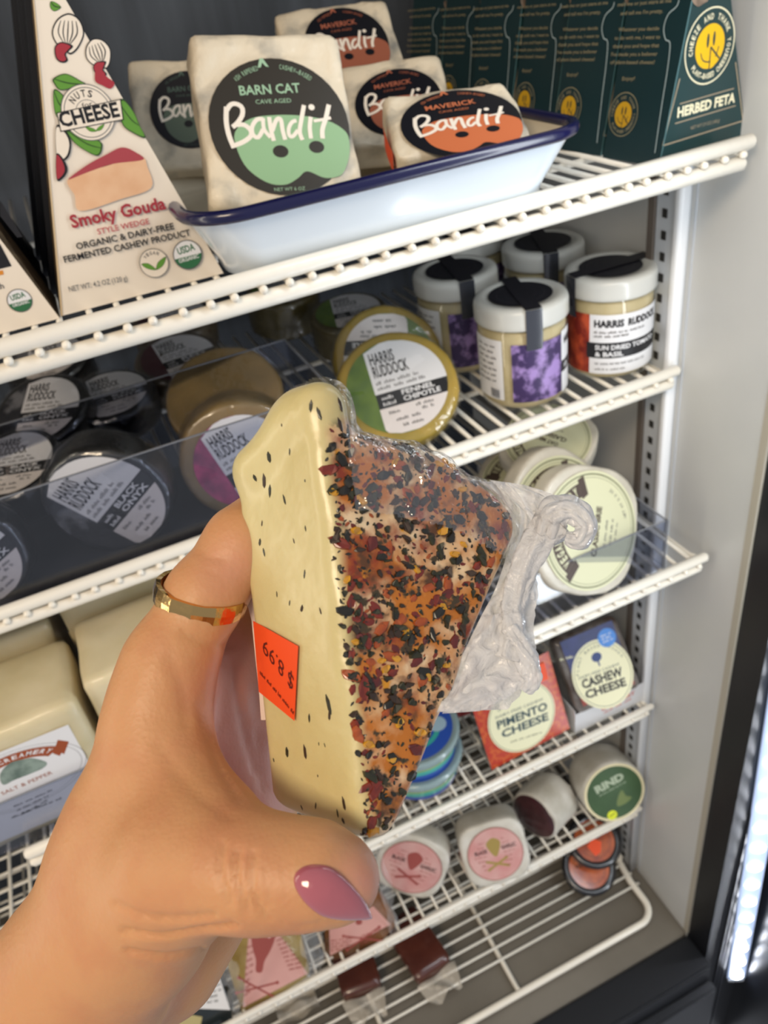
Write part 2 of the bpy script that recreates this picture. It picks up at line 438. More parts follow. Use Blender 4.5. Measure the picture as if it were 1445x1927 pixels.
def wire_mesh(L, r):
    v1, f1 = tube_g([(0, 0, 0), (0, L, 0)], r, 6)
    v2, f2 = lathe_g([(.0001, -.0034), (r*1.0, -.0028), (r*1.35, -.001), (r*1.35, .001), (r*1.0, .0025), (.0001, .003)], 8)
    v2 = [(x, z, y) for x, y, z in v2]
    return merge((v1, f1), (v2, [q[::-1] for q in f2]))
def shelf(label, Yf, z, X1=.4965, X0=-.90, sp=.0172, r=.0052, gap=.0125, Yb=.965, cross=0, r2=None, wr=.0021):
    T = Matrix.Translation((0, Yf, z-gap/2))
    t = thing('wire_shelf', label, 'shelf', T, 'wire shelves of the cabinet')
    rr = r2 or r
    def rod(name, x1, zz, r_, x0=X0, y=0): 
        n = 10; pts = [(x0, y, zz), (x0+.003, y, zz), (x1-.003, y, zz), (x1, y, zz)]
        tube(name, pts, [r_*.6, r_, r_, r_*.55], WIRE, t, seg=14)
    rod('front_rod', X1, gap/2, r); rod('lower_front_rod', X1-.006, -gap/2, rr, y=.001)
    v, f = wire_mesh(Yb-Yf, wr); w = None; x = X1-.012; k = 0
    while x > X0+.01:
        if w is None: w = mesh('wire', v, f, WIRE, t, True); w.location = (x, -r*.55, 0)
        else: c = w.copy(); COL.objects.link(c); c.parent = t; c.location = (x, -r*.55, 0)
        x -= sp*(1+.12*sin(k*2.1)); k += 1
    tube('side_rod', [(X1-.005, 0, gap/2-.003), (X1-.005, .02, -.003), (X1-.005, Yb-Yf, -.003)], .003, WIRE, t)
    for y in ((.10, .28) if not cross else (.02+cross*i for i in range(int((Yb-Yf-.03)/cross)))):
        tube('cross_wire', [(X0, y, -wr*1.9), (X1-.005, y, -wr*1.9)], wr*.95 if cross else .003, WIRE, t, seg=6)
    return z-gap/2+wr
Z1 = shelf('top white wire shelf, carrying the cartons and the enamel tray', .4857, 1.104, gap=.0145, r=.0055)
Z2 = shelf('second white wire shelf, carrying the glass jars', .5456, .892, X1=.4985)
Z3 = shelf('third white wire shelf, carrying the round brie boxes', .481, .706, X1=.4965, X0=-.192, r2=.0046)
Z4 = shelf('fourth white wire shelf, carrying the pimento and cashew cheese packs', .541, .413, X1=.498, X0=-.90, cross=.024, r=.0042, gap=.011, sp=.021)
Z5 = shelf('lowest wire shelf, carrying the paper-wrapped round cheeses', .544, .187, X1=.495, X0=-.90, cross=.022, r=.0042, gap=.011, sp=.020)
# floor rack
RT = Matrix.Translation((.25, .474, .012))
rk = thing('floor_rack', 'low white wire rack with a thick rounded frame on the steel floor', 'rack', RT)
fr = [(-.75, 0, .002), (.2, 0, .002)]+[(.2+.027*sin(a), .027-.027*cos(a), .002) for a in np.linspace(.15, pi/2, 7)]+[(.227, .06, .002), (.236, .12, .002), (.24, .48, .002)]
tube('frame', fr, .0052, WIRE, rk, seg=12)
w = None
for i, y in enumerate([.526-.474+.0185*k for k in range(22)]):
    if w is None: w = tube('wire', [(-.75, 0, .004), (.236, 0, .004)], .0022, WIRE, rk, seg=8); w.location = (0, y, 0)
    else: c = w.copy(); COL.objects.link(c); c.parent = rk; c.location = (0, y, 0)
w = None
for x in (-.012, -.21, -.42):
    if w is None: w = tube('support_rod', [(0, 0, .002), (0, .014, -.003), (0, .03, -.003), (0, .48, -.003)], .0036, WIRE, rk); w.location = (x, 0, 0)
    else: c = w.copy(); COL.objects.link(c); c.parent = rk; c.location = (x, 0, 0)
box('foot', (.229, .095, -.012), (.239, .105, .012), WIRE, rk, bev=.001)
# front mark where the centre rod is welded
# ------------------------------------------------------------------ top shelf
def frame3(O, xd, yd):
    x = np.array(xd, float); x /= np.linalg.norm(x); y = np.array(yd, float); y -= x*(y@x); y /= np.linalg.norm(y)
    return frame(np.array([x, y, np.cross(x, y)]).T, O)
def lp(P, name, parent, Tpar, smooth=False):
    """build a print whose frame is P.T under a thing whose frame is Tpar"""
    o = P.build(name, parent, smooth); o.matrix_local = Tpar.inverted() @ P.T; return o
CARD = mat('carton_cream', '#ece0cf', .35, bump=.1, bscale=40)
CARDS = mat('carton_side', '#7d6a50', .55, color2='#4f4233', nscale=160)
RED = mat('ink_dark_red', '#a3303b', .45); RED2 = mat('ink_red', '#b8444b', .45); GREEN = mat('ink_leaf', '#5f9436', .45)
DKG = mat('ink_deep_green', '#2c6b45', .45); INKG = mat('ink_grey', '#5b5a5c', .5); SAGE = mat('ink_sage', '#9fb48c', .5)
def tri_carton(T, w, H, D, label, panel_mat):
    t = thing('wedge_carton', label, 'carton', T, 'triangular cartons at the left of the top shelf')
    v = [(-w/2, 0, 0), (w/2, 0, 0), (0, H, 0), (-w/2, 0, -D), (w/2, 0, -D), (0, H, -D)]
    mesh('carton_body', v, [(0, 1, 2), (5, 4, 3), (0, 3, 4, 1), (1, 4, 5, 2), (2, 5, 3, 0)], [panel_mat, CARDS], t, mi=[0, 1, 1, 1, 1])
    # fold along the left edge
    e = Vector((w/2, H, 0)).normalized()
    v = [(-w/2, 0, .0004), (-w/2+.0012, 0, .0006), (0, H, .0006), (-.0006, H, .0004)]
    mesh('fold_edge', v, [(0, 1, 2, 3)], mat('carton_fold', '#c8b08a', .5), t)
    return t
TG = euler_frame((.039, .530, Z1), az=-1.5)
go = tri_carton(TG, .1065, .190, .046, 'cream triangular Smoky Gouda carton with cashew drawings, at the left of the tray', CARD)
P = Print(TG, .353)
def usda(P, cx, cy, rpx):
    x, y = P.c(cx, cy); r = math.dist((x, y), P.c(cx+rpx, cy))
    P.disc(x, y, r, INKG); P.disc(x, y, r*.93, PAPERW)
    n = 24; P.poly([(x+r*.93*cos(a), y+r*.93*sin(a)-.0) for a in np.linspace(pi+.1, 2*pi-.1, n)], DKG)
    P.text('USDA', (x-r*.6, y+r*.15), (x+r*.6, y+r*.22), r*.45, DKG, .03); P.text('ORGANIC', (x-r*.7, y-r*.4), (x+r*.7, y-r*.36), r*.25, PAPERW, .02)
def leaf(P, pts, col=GREEN, vein=True):
    q = P.cs(pts); P.blob(q, mat('ink_leaf_edge', '#2d4a1e', .5), 40)
    c = np.mean(q, 0); P.blob([tuple(c+(np.array(p)-c)*.9) for p in q], col, 40)
    if vein: P.stroke([q[0], tuple(c), q[len(q)//2]], .0007, mat('ink_leaf_edge', ''), taper=True)
def cashew(P, cx, cy, k, ang=0):
    def w(*a): return [(cx+k*(x*cos(ang)-y*sin(ang)), cy+k*(x*sin(ang)+y*cos(ang))) for x, y in a]
    P.blob(P.cs(w((-60, 40), (-85, -20), (-60, -90), (0, -125), (60, -95), (88, -20), (60, 60), (20, 95), (-10, 70))), PRINTK)
    P.blob(P.cs(w((-55, 35), (-78, -20), (-55, -83), (0, -116), (55, -88), (80, -20), (54, 52), (18, 85), (-8, 60))), CARD)
    for a in (-50, -25, 0, 25, 50): P.stroke(P.cs(w((a*.3, 40), (a*1.0, -20), (a*.8, -85))), .0006, PRINTK, taper=True)
    P.blob(P.cs(w((-60, 110), (-66, 60), (-40, 32), (0, 34), (32, 50), (10, 78), (-4, 95), (8, 125), (-10, 140), (-40, 135))), PRINTK)
    P.blob(P.cs(w((-55, 106), (-60, 62), (-38, 38), (-6, 40), (18, 52), (0, 76), (-12, 96), (-2, 120), (-16, 132), (-38, 128))), RED)
leaf(P, [(270, 8), (300, 15), (325, 40), (290, 60), (268, 40)])
cashew(P, 360, 195, 1.0, .05)
cashew(P, 528, 300, .8, -.35)
P.blob(P.cs([(520, 330), (560, 400), (608, 440), (590, 472), (545, 455), (505, 425)]), RED)
leaf(P, [(283, 418), (350, 392), (430, 430), (455, 450), (380, 470), (320, 480), (290, 450)])
leaf(P, [(285, 480), (330, 500), (350, 560), (330, 640), (292, 600)])
leaf(P, [(632, 545), (660, 530), (715, 600), (745, 670), (775, 735), (710, 710), (650, 660)])
leaf(P, [(350, 690), (430, 730), (530, 750), (545, 790), (520, 830), (450, 800), (390, 755)])
P.blob(P.cs([(300, 670), (350, 700), (378, 760), (368, 830), (330, 860), (300, 840)]), PRINTK); P.blob(P.cs([(300, 682), (345, 708), (368, 762), (358, 822), (326, 850), (302, 830)]), CARD)
P.blob(P.cs([(300, 820), (340, 850), (360, 905), (335, 950), (302, 955)]), PRINTK); P.blob(P.cs([(301, 828), (330, 856), (344, 905), (325, 940), (302, 944)]), RED)
x, y = P.c(470, 600); r = math.dist((x, y), P.c(612, 600))
P.disc(x, y, r, INKG); P.disc(x, y, r*.97, CARD); P.ring(x, y, r*.86, r*.89, INKG); P.ring(x, y, r*.44, r*.46, INKG)
P.arc('NUTS', x, y, r*.56, 140, 55, r*.24, PRINTK, .02)
P.ctext('for', (440, 575), (495, 562), 26, PRINTK, .0)
leaf(P, [(455, 675), (490, 680), (515, 698), (480, 700)], vein=False); leaf(P, [(512, 696), (525, 675), (555, 660), (540, 690)], vein=False)
P.poly(P.cs([(301, 600), (642, 526), (658, 638), (322, 702)]), PRINTK); P.poly(P.cs([(306, 604), (638, 532), (652, 634), (326, 696)]), CARD)
P.ctext('CHEESE', (326, 676), (640, 617), 76, PRINTK, .035)
P.blob(P.cs([(365, 950), (560, 885), (745, 835), (785, 890), (803, 1000), (640, 1060), (430, 1122), (398, 1040)]), mat('picture_gouda', '#dfae86', .5, color2='#e9bf99', nscale=60))
P.blob(P.cs([(362, 955), (460, 880), (560, 825), (650, 784), (725, 812), (760, 850), (600, 872), (470, 915)]), mat('picture_gouda_rind', '#a8434b', .5))
P.ctext('Smoky Gouda', (385, 1213), (885, 1110), 66, RED, .03)
P.ctext('STYLE WEDGE', (522, 1248), (797, 1190), 30, RED2, .012)
P.ctext('ORGANIC & DAIRY-FREE', (410, 1328), (928, 1218), 34, PRINTK, .022)
P.ctext('FERMENTED CASHEW PRODUCT', (345, 1398), (1015, 1252), 34, PRINTK, .022)
P.ctext('NET WT. 4.2 OZ (120 g)', (370, 1552), (680, 1492), 28, INKG, .008)
x, y = P.c(820, 1400); r = math.dist((x, y), P.c(898, 1400)); P.disc(x, y, r, INKG); P.disc(x, y, r*.95, CARD)
P.z += .0001; P.arc('VEGAN', x, y, r*.60, 140, 45, r*.24, INKG, .02)
leaf(P, [(752, 1405), (790, 1402), (832, 1435), (785, 1430)], vein=False); leaf(P, [(832, 1435), (840, 1395), (882, 1365), (868, 1410)], vein=False)
usda(P, 998, 1355, 78)
lp(P, 'front_print', go, TG)
# side panel print of the gouda carton: rows of fine brown print
Tn = euler_frame((-.0685, .529, Z1), az=-1.5)
nb = tri_carton(Tn, .1065, .190, .046, 'triangular carton at the left edge, cut off, with black block and organic seal', CARD)
P = Print(Tn, .353)
P.poly(P.cs([(0, 1065), (120, 1262), (92, 1266), (0, 1150)]), PRINTK); P.poly(P.cs([(-150, 1310), (0, 1300), (62, 1418), (-150, 1470)]), PRINTK)
P.poly(P.cs([(-150, 1475), (15, 1440), (20, 1462), (-150, 1500)]), mat('ink_amber', '#d98a2b', .5)); P.ctext('with', (-60, 1550), (24, 1536), 30, INKG)
usda(P, 105, 1602, 68)
lp(P, 'front_print', nb, Tn)
CARDSHADE = mat('carton_shaded', '#16181e', .45)  # near-black tone paints the shade of the gap onto the rear cartons
def shaded_carton(x0, lab):
    t = thing('wedge_carton', lab, 'carton', euler_frame((x0, .580, Z1), az=-1.5), 'shade-darkened cartons behind the front cartons'); w, H, D = .1065, .190, .046
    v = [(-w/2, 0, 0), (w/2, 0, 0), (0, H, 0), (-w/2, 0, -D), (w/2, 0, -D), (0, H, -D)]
    mesh('carton_body', v, [(0, 1, 2), (5, 4, 3), (0, 3, 4, 1), (1, 4, 5, 2), (2, 5, 3, 0)], CARDSHADE, t); return t
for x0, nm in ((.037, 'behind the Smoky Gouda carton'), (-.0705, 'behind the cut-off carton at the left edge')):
    src = shaded_carton(x0, 'triangular carton with painted-in shade, directly '+nm)
    for i in range(2): copy_tree(src, euler_frame((x0-.002*(i+1), .580+.05*(i+1), Z1), az=-1.5), 'triangular carton with painted-in shade, %s in the row %s' % (('third', 'last')[i], nm))

# enamel tray
ENAM = mat('enamel_white', '#dde6ee', .18, coat=.6); ENAMI = mat('enamel_inside', '#d9cfba', .25, coat=.5); BLUE = mat('enamel_blue', '#10103e', .25, coat=.35)
def rrect(x0, y0, x1, y1, r, n=8):
    p = []
    for cx, cy, a0 in ((x1-r, y0+r, -90), (x1-r, y1-r, 0), (x0+r, y1-r, 90), (x0+r, y0+r, 180)):
        p += [(cx+r*cos(rd(a0+90*i/n)), cy+r*sin(rd(a0+90*i/n))) for i in range(n+1)]
    return p
def tray():
    x0, x1, y0, y1 = -.135, .135, 0, .33
    T = Matrix.Translation((.207, .472, Z1+.0005)) @ Matrix.Rotation(rd(-1), 4, 'Z')
    t = thing('enamel_tray', 'white enamel tray with a dark blue rim holding the paper-wrapped blocks', 'tray', T)
    H = .046
    lv = [(.036, .0), (.026, .0005), (.020, .004), (.018, .012), (.0, H)]
    def loft(L, off=0, flip=False):
        v = []; f = []; n = None
        for ins, z in L:
            ring = rrect(x0+ins+off, y0+ins+off, x1-ins-off, y1-ins-off, max(.034-ins*.5, .01)); n = len(ring)
            v += [(a, b, z) for a, b in ring]
        for k in range(len(L)-1):
            for i in range(n): f.append((k*n+i, k*n+(i+1) % n, (k+1)*n+(i+1) % n, (k+1)*n+i))
        f.append(tuple(range(n))[::-1])
        if flip: f = [q[::-1] for q in f]
        return v, f
    v, f = loft(lv); mesh('outer_wall', v, f, ENAM, t, True)
    v, f = loft([(a, z+.0015) for a, z in lv[:-1]]+[(0, H)], .0016, True); mesh('inner_wall', v, f, ENAMI, t, True)
    tube('rim', [(a, b, H) for a, b in rrect(x0, y0, x1, y1, .034)], .0042, BLUE, t, seg=10, close=True)
tray()
# paper-wrapped blocks
WRAP = mat('wrap_paper_mottled', '#ddd0b8', .5, color2='#86857f', nscale=34, bump=.8, bscale=70, coat=.15, thresh=(.47, .72))
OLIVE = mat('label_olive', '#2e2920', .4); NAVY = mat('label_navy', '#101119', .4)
MINT = mat('ink_mint', '#8fb58a', .45); ORNG = mat('ink_orange', '#c96f45', .45); ORNGSHADE = mat('ink_text_shaded_orange', '#a8624c', .45)
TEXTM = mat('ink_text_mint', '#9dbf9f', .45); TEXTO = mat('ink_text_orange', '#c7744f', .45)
def bandit_label(parent, r, base, col, tcol, title, sub='CAVE AGED', wrapfn=None):
    T = parent.matrix_world; P = Print(T, fmap=wrapfn); P.z = .0004
    v, f = quadg(40, 10, lambda a, b: (r*b*cos(2*pi*a), r*b*sin(2*pi*a))); P.add(v, f, base)
    q = lambda u, v: ((u-852)/365*r, -(v-668)/358*r)
    Q = lambda *a: [q(*p) for p in a]
    P.blob(Q((700, 625), (830, 608), (980, 615), (1110, 645), (1190, 700), (1205, 760), (1190, 840), (1150, 915), (1110, 940), (1040, 942), (955, 905), (900, 940), (830, 970), (740, 955), (650, 880), (612, 780), (615, 690)), col, 80)
    for e in ((833, 797), (1025, 780)): x, y = q(*e); P.disc(x, y, r*.112, base, r*.09, 24)
    cw = PRINTW
    for pts, w in ((((590, 560), (578, 640), (582, 710), (597, 772)), 25), (((585, 585), (610, 552), (640, 546), (668, 565), (664, 605), (630, 648), (605, 665)), 24),
                   (((615, 655), (665, 655), (695, 685), (690, 715), (650, 742), (600, 760)), 24), (((768, 628), (735, 630), (706, 665), (703, 705), (728, 722), (760, 680)), 22),
                   (((768, 622), (765, 680), (792, 724)), 20), (((800, 618), (800, 680), (806, 742)), 22), (((806, 690), (835, 635), (858, 632), (860, 690), (866, 738)), 22),
                   (((940, 640), (915, 648), (893, 680), (890, 715), (908, 722), (940, 690)), 20), (((992, 560), (965, 640), (948, 700), (956, 742)), 22),
                   (((1018, 622), (1004, 680), (1002, 736)), 22), (((1125, 560), (1098, 630), (1070, 690), (1064, 738)), 24), (((1030, 645), (1080, 638), (1125, 630)), 16)):
        P.stroke([q(*p) for p in pts], w/365*r, cw, n=16)
    x, y = q(1030, 572); P.disc(x, y, r*.045, cw, n=16)
    P.text(title, q(668, 503), q(985, 492), r*.135, tcol, .02); P.text(sub, q(742, 550), q(928, 545), r*.062, tcol, .0)
    P.poly(Q((780, 362), (795, 315), (812, 312), (838, 358), (822, 356), (806, 335), (796, 360)), tcol)
    P.arc('ASH RIPENED', 0, 0, r*.84, 129, 103, r*.07, tcol, .0); P.arc('CASHEW-BASED', 0, 0, r*.84, 83, 51, r*.07, tcol, .0)
    P.text('NET WT 6 OZ', q(770, 1003), q(930, 1003), r*.05, tcol, .0)
    P.build('label', parent)
def wrapped_block(pix, r, ext, label, kind, seed, depth=.9, hollow=None):
    T, s = pnp_at(pix, size=r)
    t = thing('wrapped_cheese_block', label, 'cheese', T, 'paper-wrapped blocks in the enamel tray')
    x0, x1, y0, y1 = [k*r for k in ext]
    bo = rbox('paper_wrap', (x0, y0, -depth*r), (x1, y1, .0002), r*.16, WRAP, t, n=18, na=.0024, ns=42, seed=seed)
    for vt in bo.data.vertices:
        if vt.co.z > -.006 and math.hypot(vt.co.x, vt.co.y) < r*1.25: vt.co.z = min(vt.co.z, .0002-.35*max(0, math.hypot(vt.co.x, vt.co.y)-r))
    if kind == 'A': bandit_label(t, r, OLIVE, MINT, TEXTM, 'BARN CAT')
    elif kind == 'E': bandit_label(t, r, NAVY, mat('ink_shaded_sage', '#5c6b5d', .5), mat('ink_text_shaded', '#4b6058', .5), 'BARN CAT')  # same label as the front block, with shade mixed into its inks
    elif kind == 'C': bandit_label(t, r, NAVY, mat('ink_shaded_orange', '#9c5b45', .45), ORNGSHADE, 'MAVERICK')  # orange inks dulled to hold the shade at the back of the tray
    else: bandit_label(t, r, NAVY, ORNG, TEXTO, 'MAVERICK')
    return t
wrapped_block(((395, 242), (658, 236), (506, 110), (546, 368)), .0445, (-1.12, 1.08, -1.16, 1.42), 'upright wrapped block with round olive BARN CAT label and green mask', 'A', 1, .75)
b = wrapped_block(((755, 247), (979, 217), (845, 171), (890, 294)), .0400, (-1.18, 1.04, -.72, 1.16), 'low front block with black MAVERICK label and orange sticker on its side', 'B', 2, .62)
q_, f_ = quadg(6, 8, lambda u, w: (-1.215*.0400+.0010*sin(w*5), (-.5+w*.95)*.0395, (-.62+u*.36+(abs(w-.5))*.25)*.0395))
mesh('price_sticker', q_, f_, mat('sticker_orange', '#f1521d', .5), b)
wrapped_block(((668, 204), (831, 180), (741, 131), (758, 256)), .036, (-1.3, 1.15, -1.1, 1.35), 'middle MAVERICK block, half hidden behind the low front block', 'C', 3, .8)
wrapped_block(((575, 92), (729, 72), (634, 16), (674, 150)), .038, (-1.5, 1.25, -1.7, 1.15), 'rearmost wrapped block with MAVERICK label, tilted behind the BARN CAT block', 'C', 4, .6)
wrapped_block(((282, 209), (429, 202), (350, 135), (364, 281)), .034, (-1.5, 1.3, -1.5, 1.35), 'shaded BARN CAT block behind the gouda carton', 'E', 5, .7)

# green cartons
TEAL = mat('carton_teal', '#17393c', .32, coat=.2); TEALD = mat('carton_teal_side', '#122d31', .4); GOLD = mat('ink_gold', '#a5967f', .4)
CREAMI = mat('ink_pale', '#efe8c6', .4); YEL = mat('ink_yellow', '#f0bd12', .4); EDGEP = mat('card_edge', '#9fb0b2', .5); DGOLD = mat('ink_dull_gold', '#8d8468', .5); DYEL = mat('ink_dull_yellow', '#c79a1c', .45)
def badge(P, cx, cy, r, g, yel, bg):
    P.disc(cx, cy, r, g); P.disc(cx, cy, r*.955, bg)
    P.disc(cx, cy, r*.58, yel)
    P.disc(cx-r*.10, cy+r*.16, r*.05, bg, r*.19, 16); P.disc(cx+r*.14, cy+r*.18, r*.05, bg, r*.19, 16)
    P.stroke([(cx-r*.36, cy-r*.12), (cx-r*.25, cy-r*.32), (cx, cy-r*.40), (cx+r*.25, cy-r*.3), (cx+r*.36, cy-r*.05)], r*.035, bg)
    P.stroke([(cx+r*.03, cy-r*.02), (cx+r*.03, cy-r*.6)], r*.04, bg); P.stroke([(cx+r*.03, cy-r*.02), (cx+r*.42, cy-r*.38)], r*.05, bg)
    P.poly([(cx+r*.06, cy-r*.12), (cx+r*.36, cy-r*.42), (cx+r*.2, cy-r*.56), (cx+r*.06, cy-r*.60)], yel)
    P.arc('CHEEZE AND THANK YOU', cx, cy, r*.69, 192, -22, r*.15, g, .03)
    P.arc('PLANT-BASED CHEESE', cx, cy, r*.84, 213, 338, r*.14, g, .03)
BX0 = np.array([.4215, .5005, Z1]); azf = 5
TF = euler_frame(BX0, az=azf)
BW, BH, BD = .0905, .150, .060
sl_ = .0195/.0935; sr_ = .030/.0935
fe = thing('feta_carton', 'dark green Herbed Feta carton at the front right end of the top shelf', 'carton', TF, 'dark green wedge cartons in a row')
v = [(0, 0, 0), (BW, 0, 0), (BW-sr_*BH, BH, 0), (sl_*BH, BH, 0)]; v = v+[(x, y, -BD) for x, y, z in v]
mesh('carton_body', v, [(0, 1, 2, 3), (7, 6, 5, 4), (0, 4, 5, 1), (1, 5, 6, 2), (2, 6, 7, 3), (3, 7, 4, 0)], [TEAL, TEALD], fe, mi=[0, 1, 1, 1, 1, 1])
P = Print(TF, .308, 1000, 0)
P.stroke(P.cs([(905, 480), (800, 890)]), .0010, GOLD); P.stroke(P.cs([(1245, 380), (1290, 735)]), .0010, GOLD); P.stroke(P.cs([(800, 890), (1290, 738)]), .0010, GOLD)
P.stroke(P.cs([(905, 635), (1235, 540)]), .0008, GOLD); P.stroke(P.cs([(875, 755), (1245, 645)]), .0008, GOLD)
P.ctext('HERBED FETA', (888, 718), (1240, 622), 58, CREAMI, .04)
P.ctext('NET WT 5.9 OZ (168 g)', (970, 792), (1146, 744), 20, GOLD, .0)
x, y = P.c(1088, 283); badge(P, x, y, math.dist(P.c(945, 305), P.c(1235, 262))/2*1.04, CREAMI, YEL, TEAL)
P.blob(P.cs([(975, 0), (1010, 40), (1050, 20), (1075, 0), (1060, -60), (980, -60)]), mat('picture_feta', '#a08a78', .5, color2='#5e5146', nscale=80))
lp(P, 'front_print', fe, TF)
dn = np.array(TF.col[2][:3]); un = np.array(TF.col[0][:3])
TS = frame3(BX0-dn*BD, dn, np.array([0, 0, 1.0])*BH+un*sl_*BH)
P = Print(TS, .308, 1000, 0)
for st, a, b in (('melt me or just stare at me', (527, 40), (855, 14)), ("and tell me I'm pretty.", (545, 93), (803, 78)), ('Whatever you decide', (532, 192), (780, 184)), ('to do with me, I want to', (509, 244), (786, 236)),
                 ('thank you and hope that', (498, 294), (780, 288)), ("I've made you a believer", (488, 343), (770, 340)), ('of plant-based cheese!', (483, 391), (752, 391)), ('Enjoy!', (555, 492), (632, 490))):
    P.ctext(st, a, b, 22, DGOLD, .012)
x, y = P.c(562, 700); badge(P, x, y, .0125*1.22, DGOLD, DYEL, TEALD)
P.stroke(P.cs([(905, 0), (890, 40), (838, 90), (812, 170), (822, 240), (850, 268), (835, 420), (800, 640), (757, 935)]), .0009, EDGEP, n=40)
lp(P, 'side_print', fe, TF)
mesh('fold_edge', [(0, 0, .0004), (.0009, 0, .0006), (.0009+sl_*BH, BH, .0006), (sl_*BH, BH, .0004)], [(0, 1, 2, 3)], mat('fold_teal', '#4d7276', .5), fe)
for i in range(5):
    P0 = BX0+np.array([-.0035*(i+1), .0655*(i+1), 0])
    copy_tree(fe, euler_frame(P0, az=azf+(1, -1, 2, 0, 1)[i]), 'dark green carton, %s behind the Herbed Feta front carton' % ('next', 'second', 'third', 'fourth', 'last')[i])

# ------------------------------------------------------------------ second shelf
def cyl(R, a0=0):
    return lambda x, y, h: ((R+h)*sin(x/R+a0), -(R+h)*cos(x/R+a0), y)
JLID = mat('jar_lid_white', '#d3d3cd', .3, coat=.3); CREAM = mat('jar_cream', '#c2b48c', .5, color2='#b3a57c', nscale=50); JG = film_mat('jar_glass', clear=True, fac=.035, rough=.04, bump=0, fres=1.4)
LBLK = mat('sticker_black', '#15151f', .5); STRIPM = mat('strip_gloss', '#3a3d46', .2, coat=1)
PURP = mat('picture_purple', '#3b2a58', .5, color2='#a287c4', nscale=85, thresh=(.44, .58)); REDP = mat('picture_red', '#7c2113', .5, color2='#c2502c', nscale=80, thresh=(.42, .62))
JR = .0405; JH = .090
def jar(T, label, kind, strip):
    T = T @ Matrix.Diagonal((1.05, 1.05, 1.12, 1))
    t = thing('glass_jar', label, 'jar', T, 'glass jars with white lids on the second shelf')
    R = JR*.965
    lathe('contents', [(.0001, .003), (R-.006, .003), (R-.002, .006), (R-.001, .012), (R-.001, .068), (R-.003, .071), (.0001, .071)], CREAM, t, seg=40, noise_a=.0004)
    lathe('glass', [(.0001, 0), (R-.007, 0), (R-.001, .003), (R, .008), (R, .070), (R-.003, .074), (R-.003, .080)], JG, t, seg=40, cap=False)
    lid = [(.0001, JH-.0005), (JR*.55, JH-.0005), (JR*.72, JH-.0010), (JR*.76, JH+.0003), (JR*.90, JH+.0006), (JR-.001, JH-.001), (JR, JH-.003)]
    lid += [(JR+(.0005 if k % 2 else 0), JH-.004-.0015*k) for k in range(7)]+[(JR+.0006, JH-.0155), (JR-.001, JH-.017)]
    lathe('lid', lid[::-1], JLID, t, seg=48)
    P = Print(Matrix.Identity(4)); P.z = JH+.0002
    P.disc(0, 0, JR*.68, LBLK); P.ring(0, 0, JR*.5, JR*.515, mat('ink_charcoal', '#34343c', .5)); P.ring(0, 0, JR*.33, JR*.34, mat('ink_charcoal', ''))
    P.z = JH+.0012
    a = rd(strip); d = (sin(a), -cos(a)); q = (cos(a), sin(a)); w = .0072
    P.add([(-d[0]*JR*.98+s*q[0]*w, -d[1]*JR*.98+s*q[1]*w) for s in (-1, 1)]+[(d[0]*JR*1.0+s*q[0]*w, d[1]*JR*1.0+s*q[1]*w) for s in (1, -1)], [(0, 1, 2, 3)], LBLK)
    P.build('lid_sticker', t)
    F = cyl(JR+.0012); v, f = quadg(4, 6, lambda u, k: F((rd(strip)*(JR+.0012))+(-1+2*u)*w, JH+.0008-.034*k, -.0016*max(0, k-.55)*2))
    mesh('seal_strip', v, f, STRIPM, t, True)
    def pr(): 
        p = Print(Matrix.Identity(4), fmap=cyl(R), z0=.0003, dz=.00012); return p
    X = lambda deg: rd(deg)*R
    if kind == 'purple':
        p = pr(); p.rect(X(-45), .011, X(26), .062, PURP, 24); p.build('picture_label', t)
        p = pr(); p.rect(X(-112), .012, X(-57), .065, PAPERW, 24)
        for k in range(7): p.words((X(-100), .058-.005*k), (X(-66), .058-.005*k), .0022, INKG, k)
        for k in range(9): p.rect(X(-76+k*1.6), .014, X(-75.2+k*1.6), .022, INKG)
        p.build('ingredients_label', t)
        p = pr(); p.rect(X(26), .010, X(110), .064, PAPERW, 30); p.rect(X(26), .028, X(110), .038, PRINTK, 30)
        p.text('HARRIS RUDDOCK', (X(32), .052), (X(100), .052), .006, PRINTK, .04); p.words((X(32), .031), (X(90), .031), .005, PAPERW, 3); p.build('name_label', t)
    else:
        p = pr(); p.rect(X(-128), .009, X(-62), .062, REDP, 24); p.build('picture_label', t)
        p = pr(); p.rect(X(-62), .009, X(45), .062, PAPERW, 40); p.rect(X(-66), .0235, X(45), .0375, PRINTK, 40)
        p.text('HARRIS', (X(-56), .0515), (X(-18), .0515), .0058, PRINTK, .05); p.text('RUDDOCK', (X(-13), .0515), (X(36), .0515), .0058, PRINTK, .05)
        p.words((X(-56), .046), (X(12), .046), .0021, INKG, 1); p.words((X(-56), .0425), (X(-8), .0425), .0021, INKG, 2)
        p.text('SUN DRIED TOMATO', (X(-54), .0315), (X(32), .0315), .004, PAPERW, .03); p.text('& BASIL', (X(-54), .0255), (X(-18), .0255), .004, PAPERW, .03)
        p.words((X(-54), .018), (X(14), .018), .002, INKG, 4); p.words((X(-54), .013), (X(-14), .013), .0018, INKG, 5); p.build('name_label', t)
    return t
SC = Matrix.Diagonal((1.05, 1.05, 1.12, 1))
jf = jar(Matrix.Translation((.362, .604, Z2)), 'front glass jar with purple picture label and glossy seal strip', 'purple', -16)
jr = jar(Matrix.Translation((.460, .604, Z2)), 'glass jar with red picture and Sun Dried Tomato label, beside the right wall', 'red', -92)
copy_tree(jf, Matrix.Translation((.350, .708, Z2)) @ Matrix.Rotation(rd(4), 4, 'Z') @ SC, 'glass jar with purple label, half hidden behind the front jar')
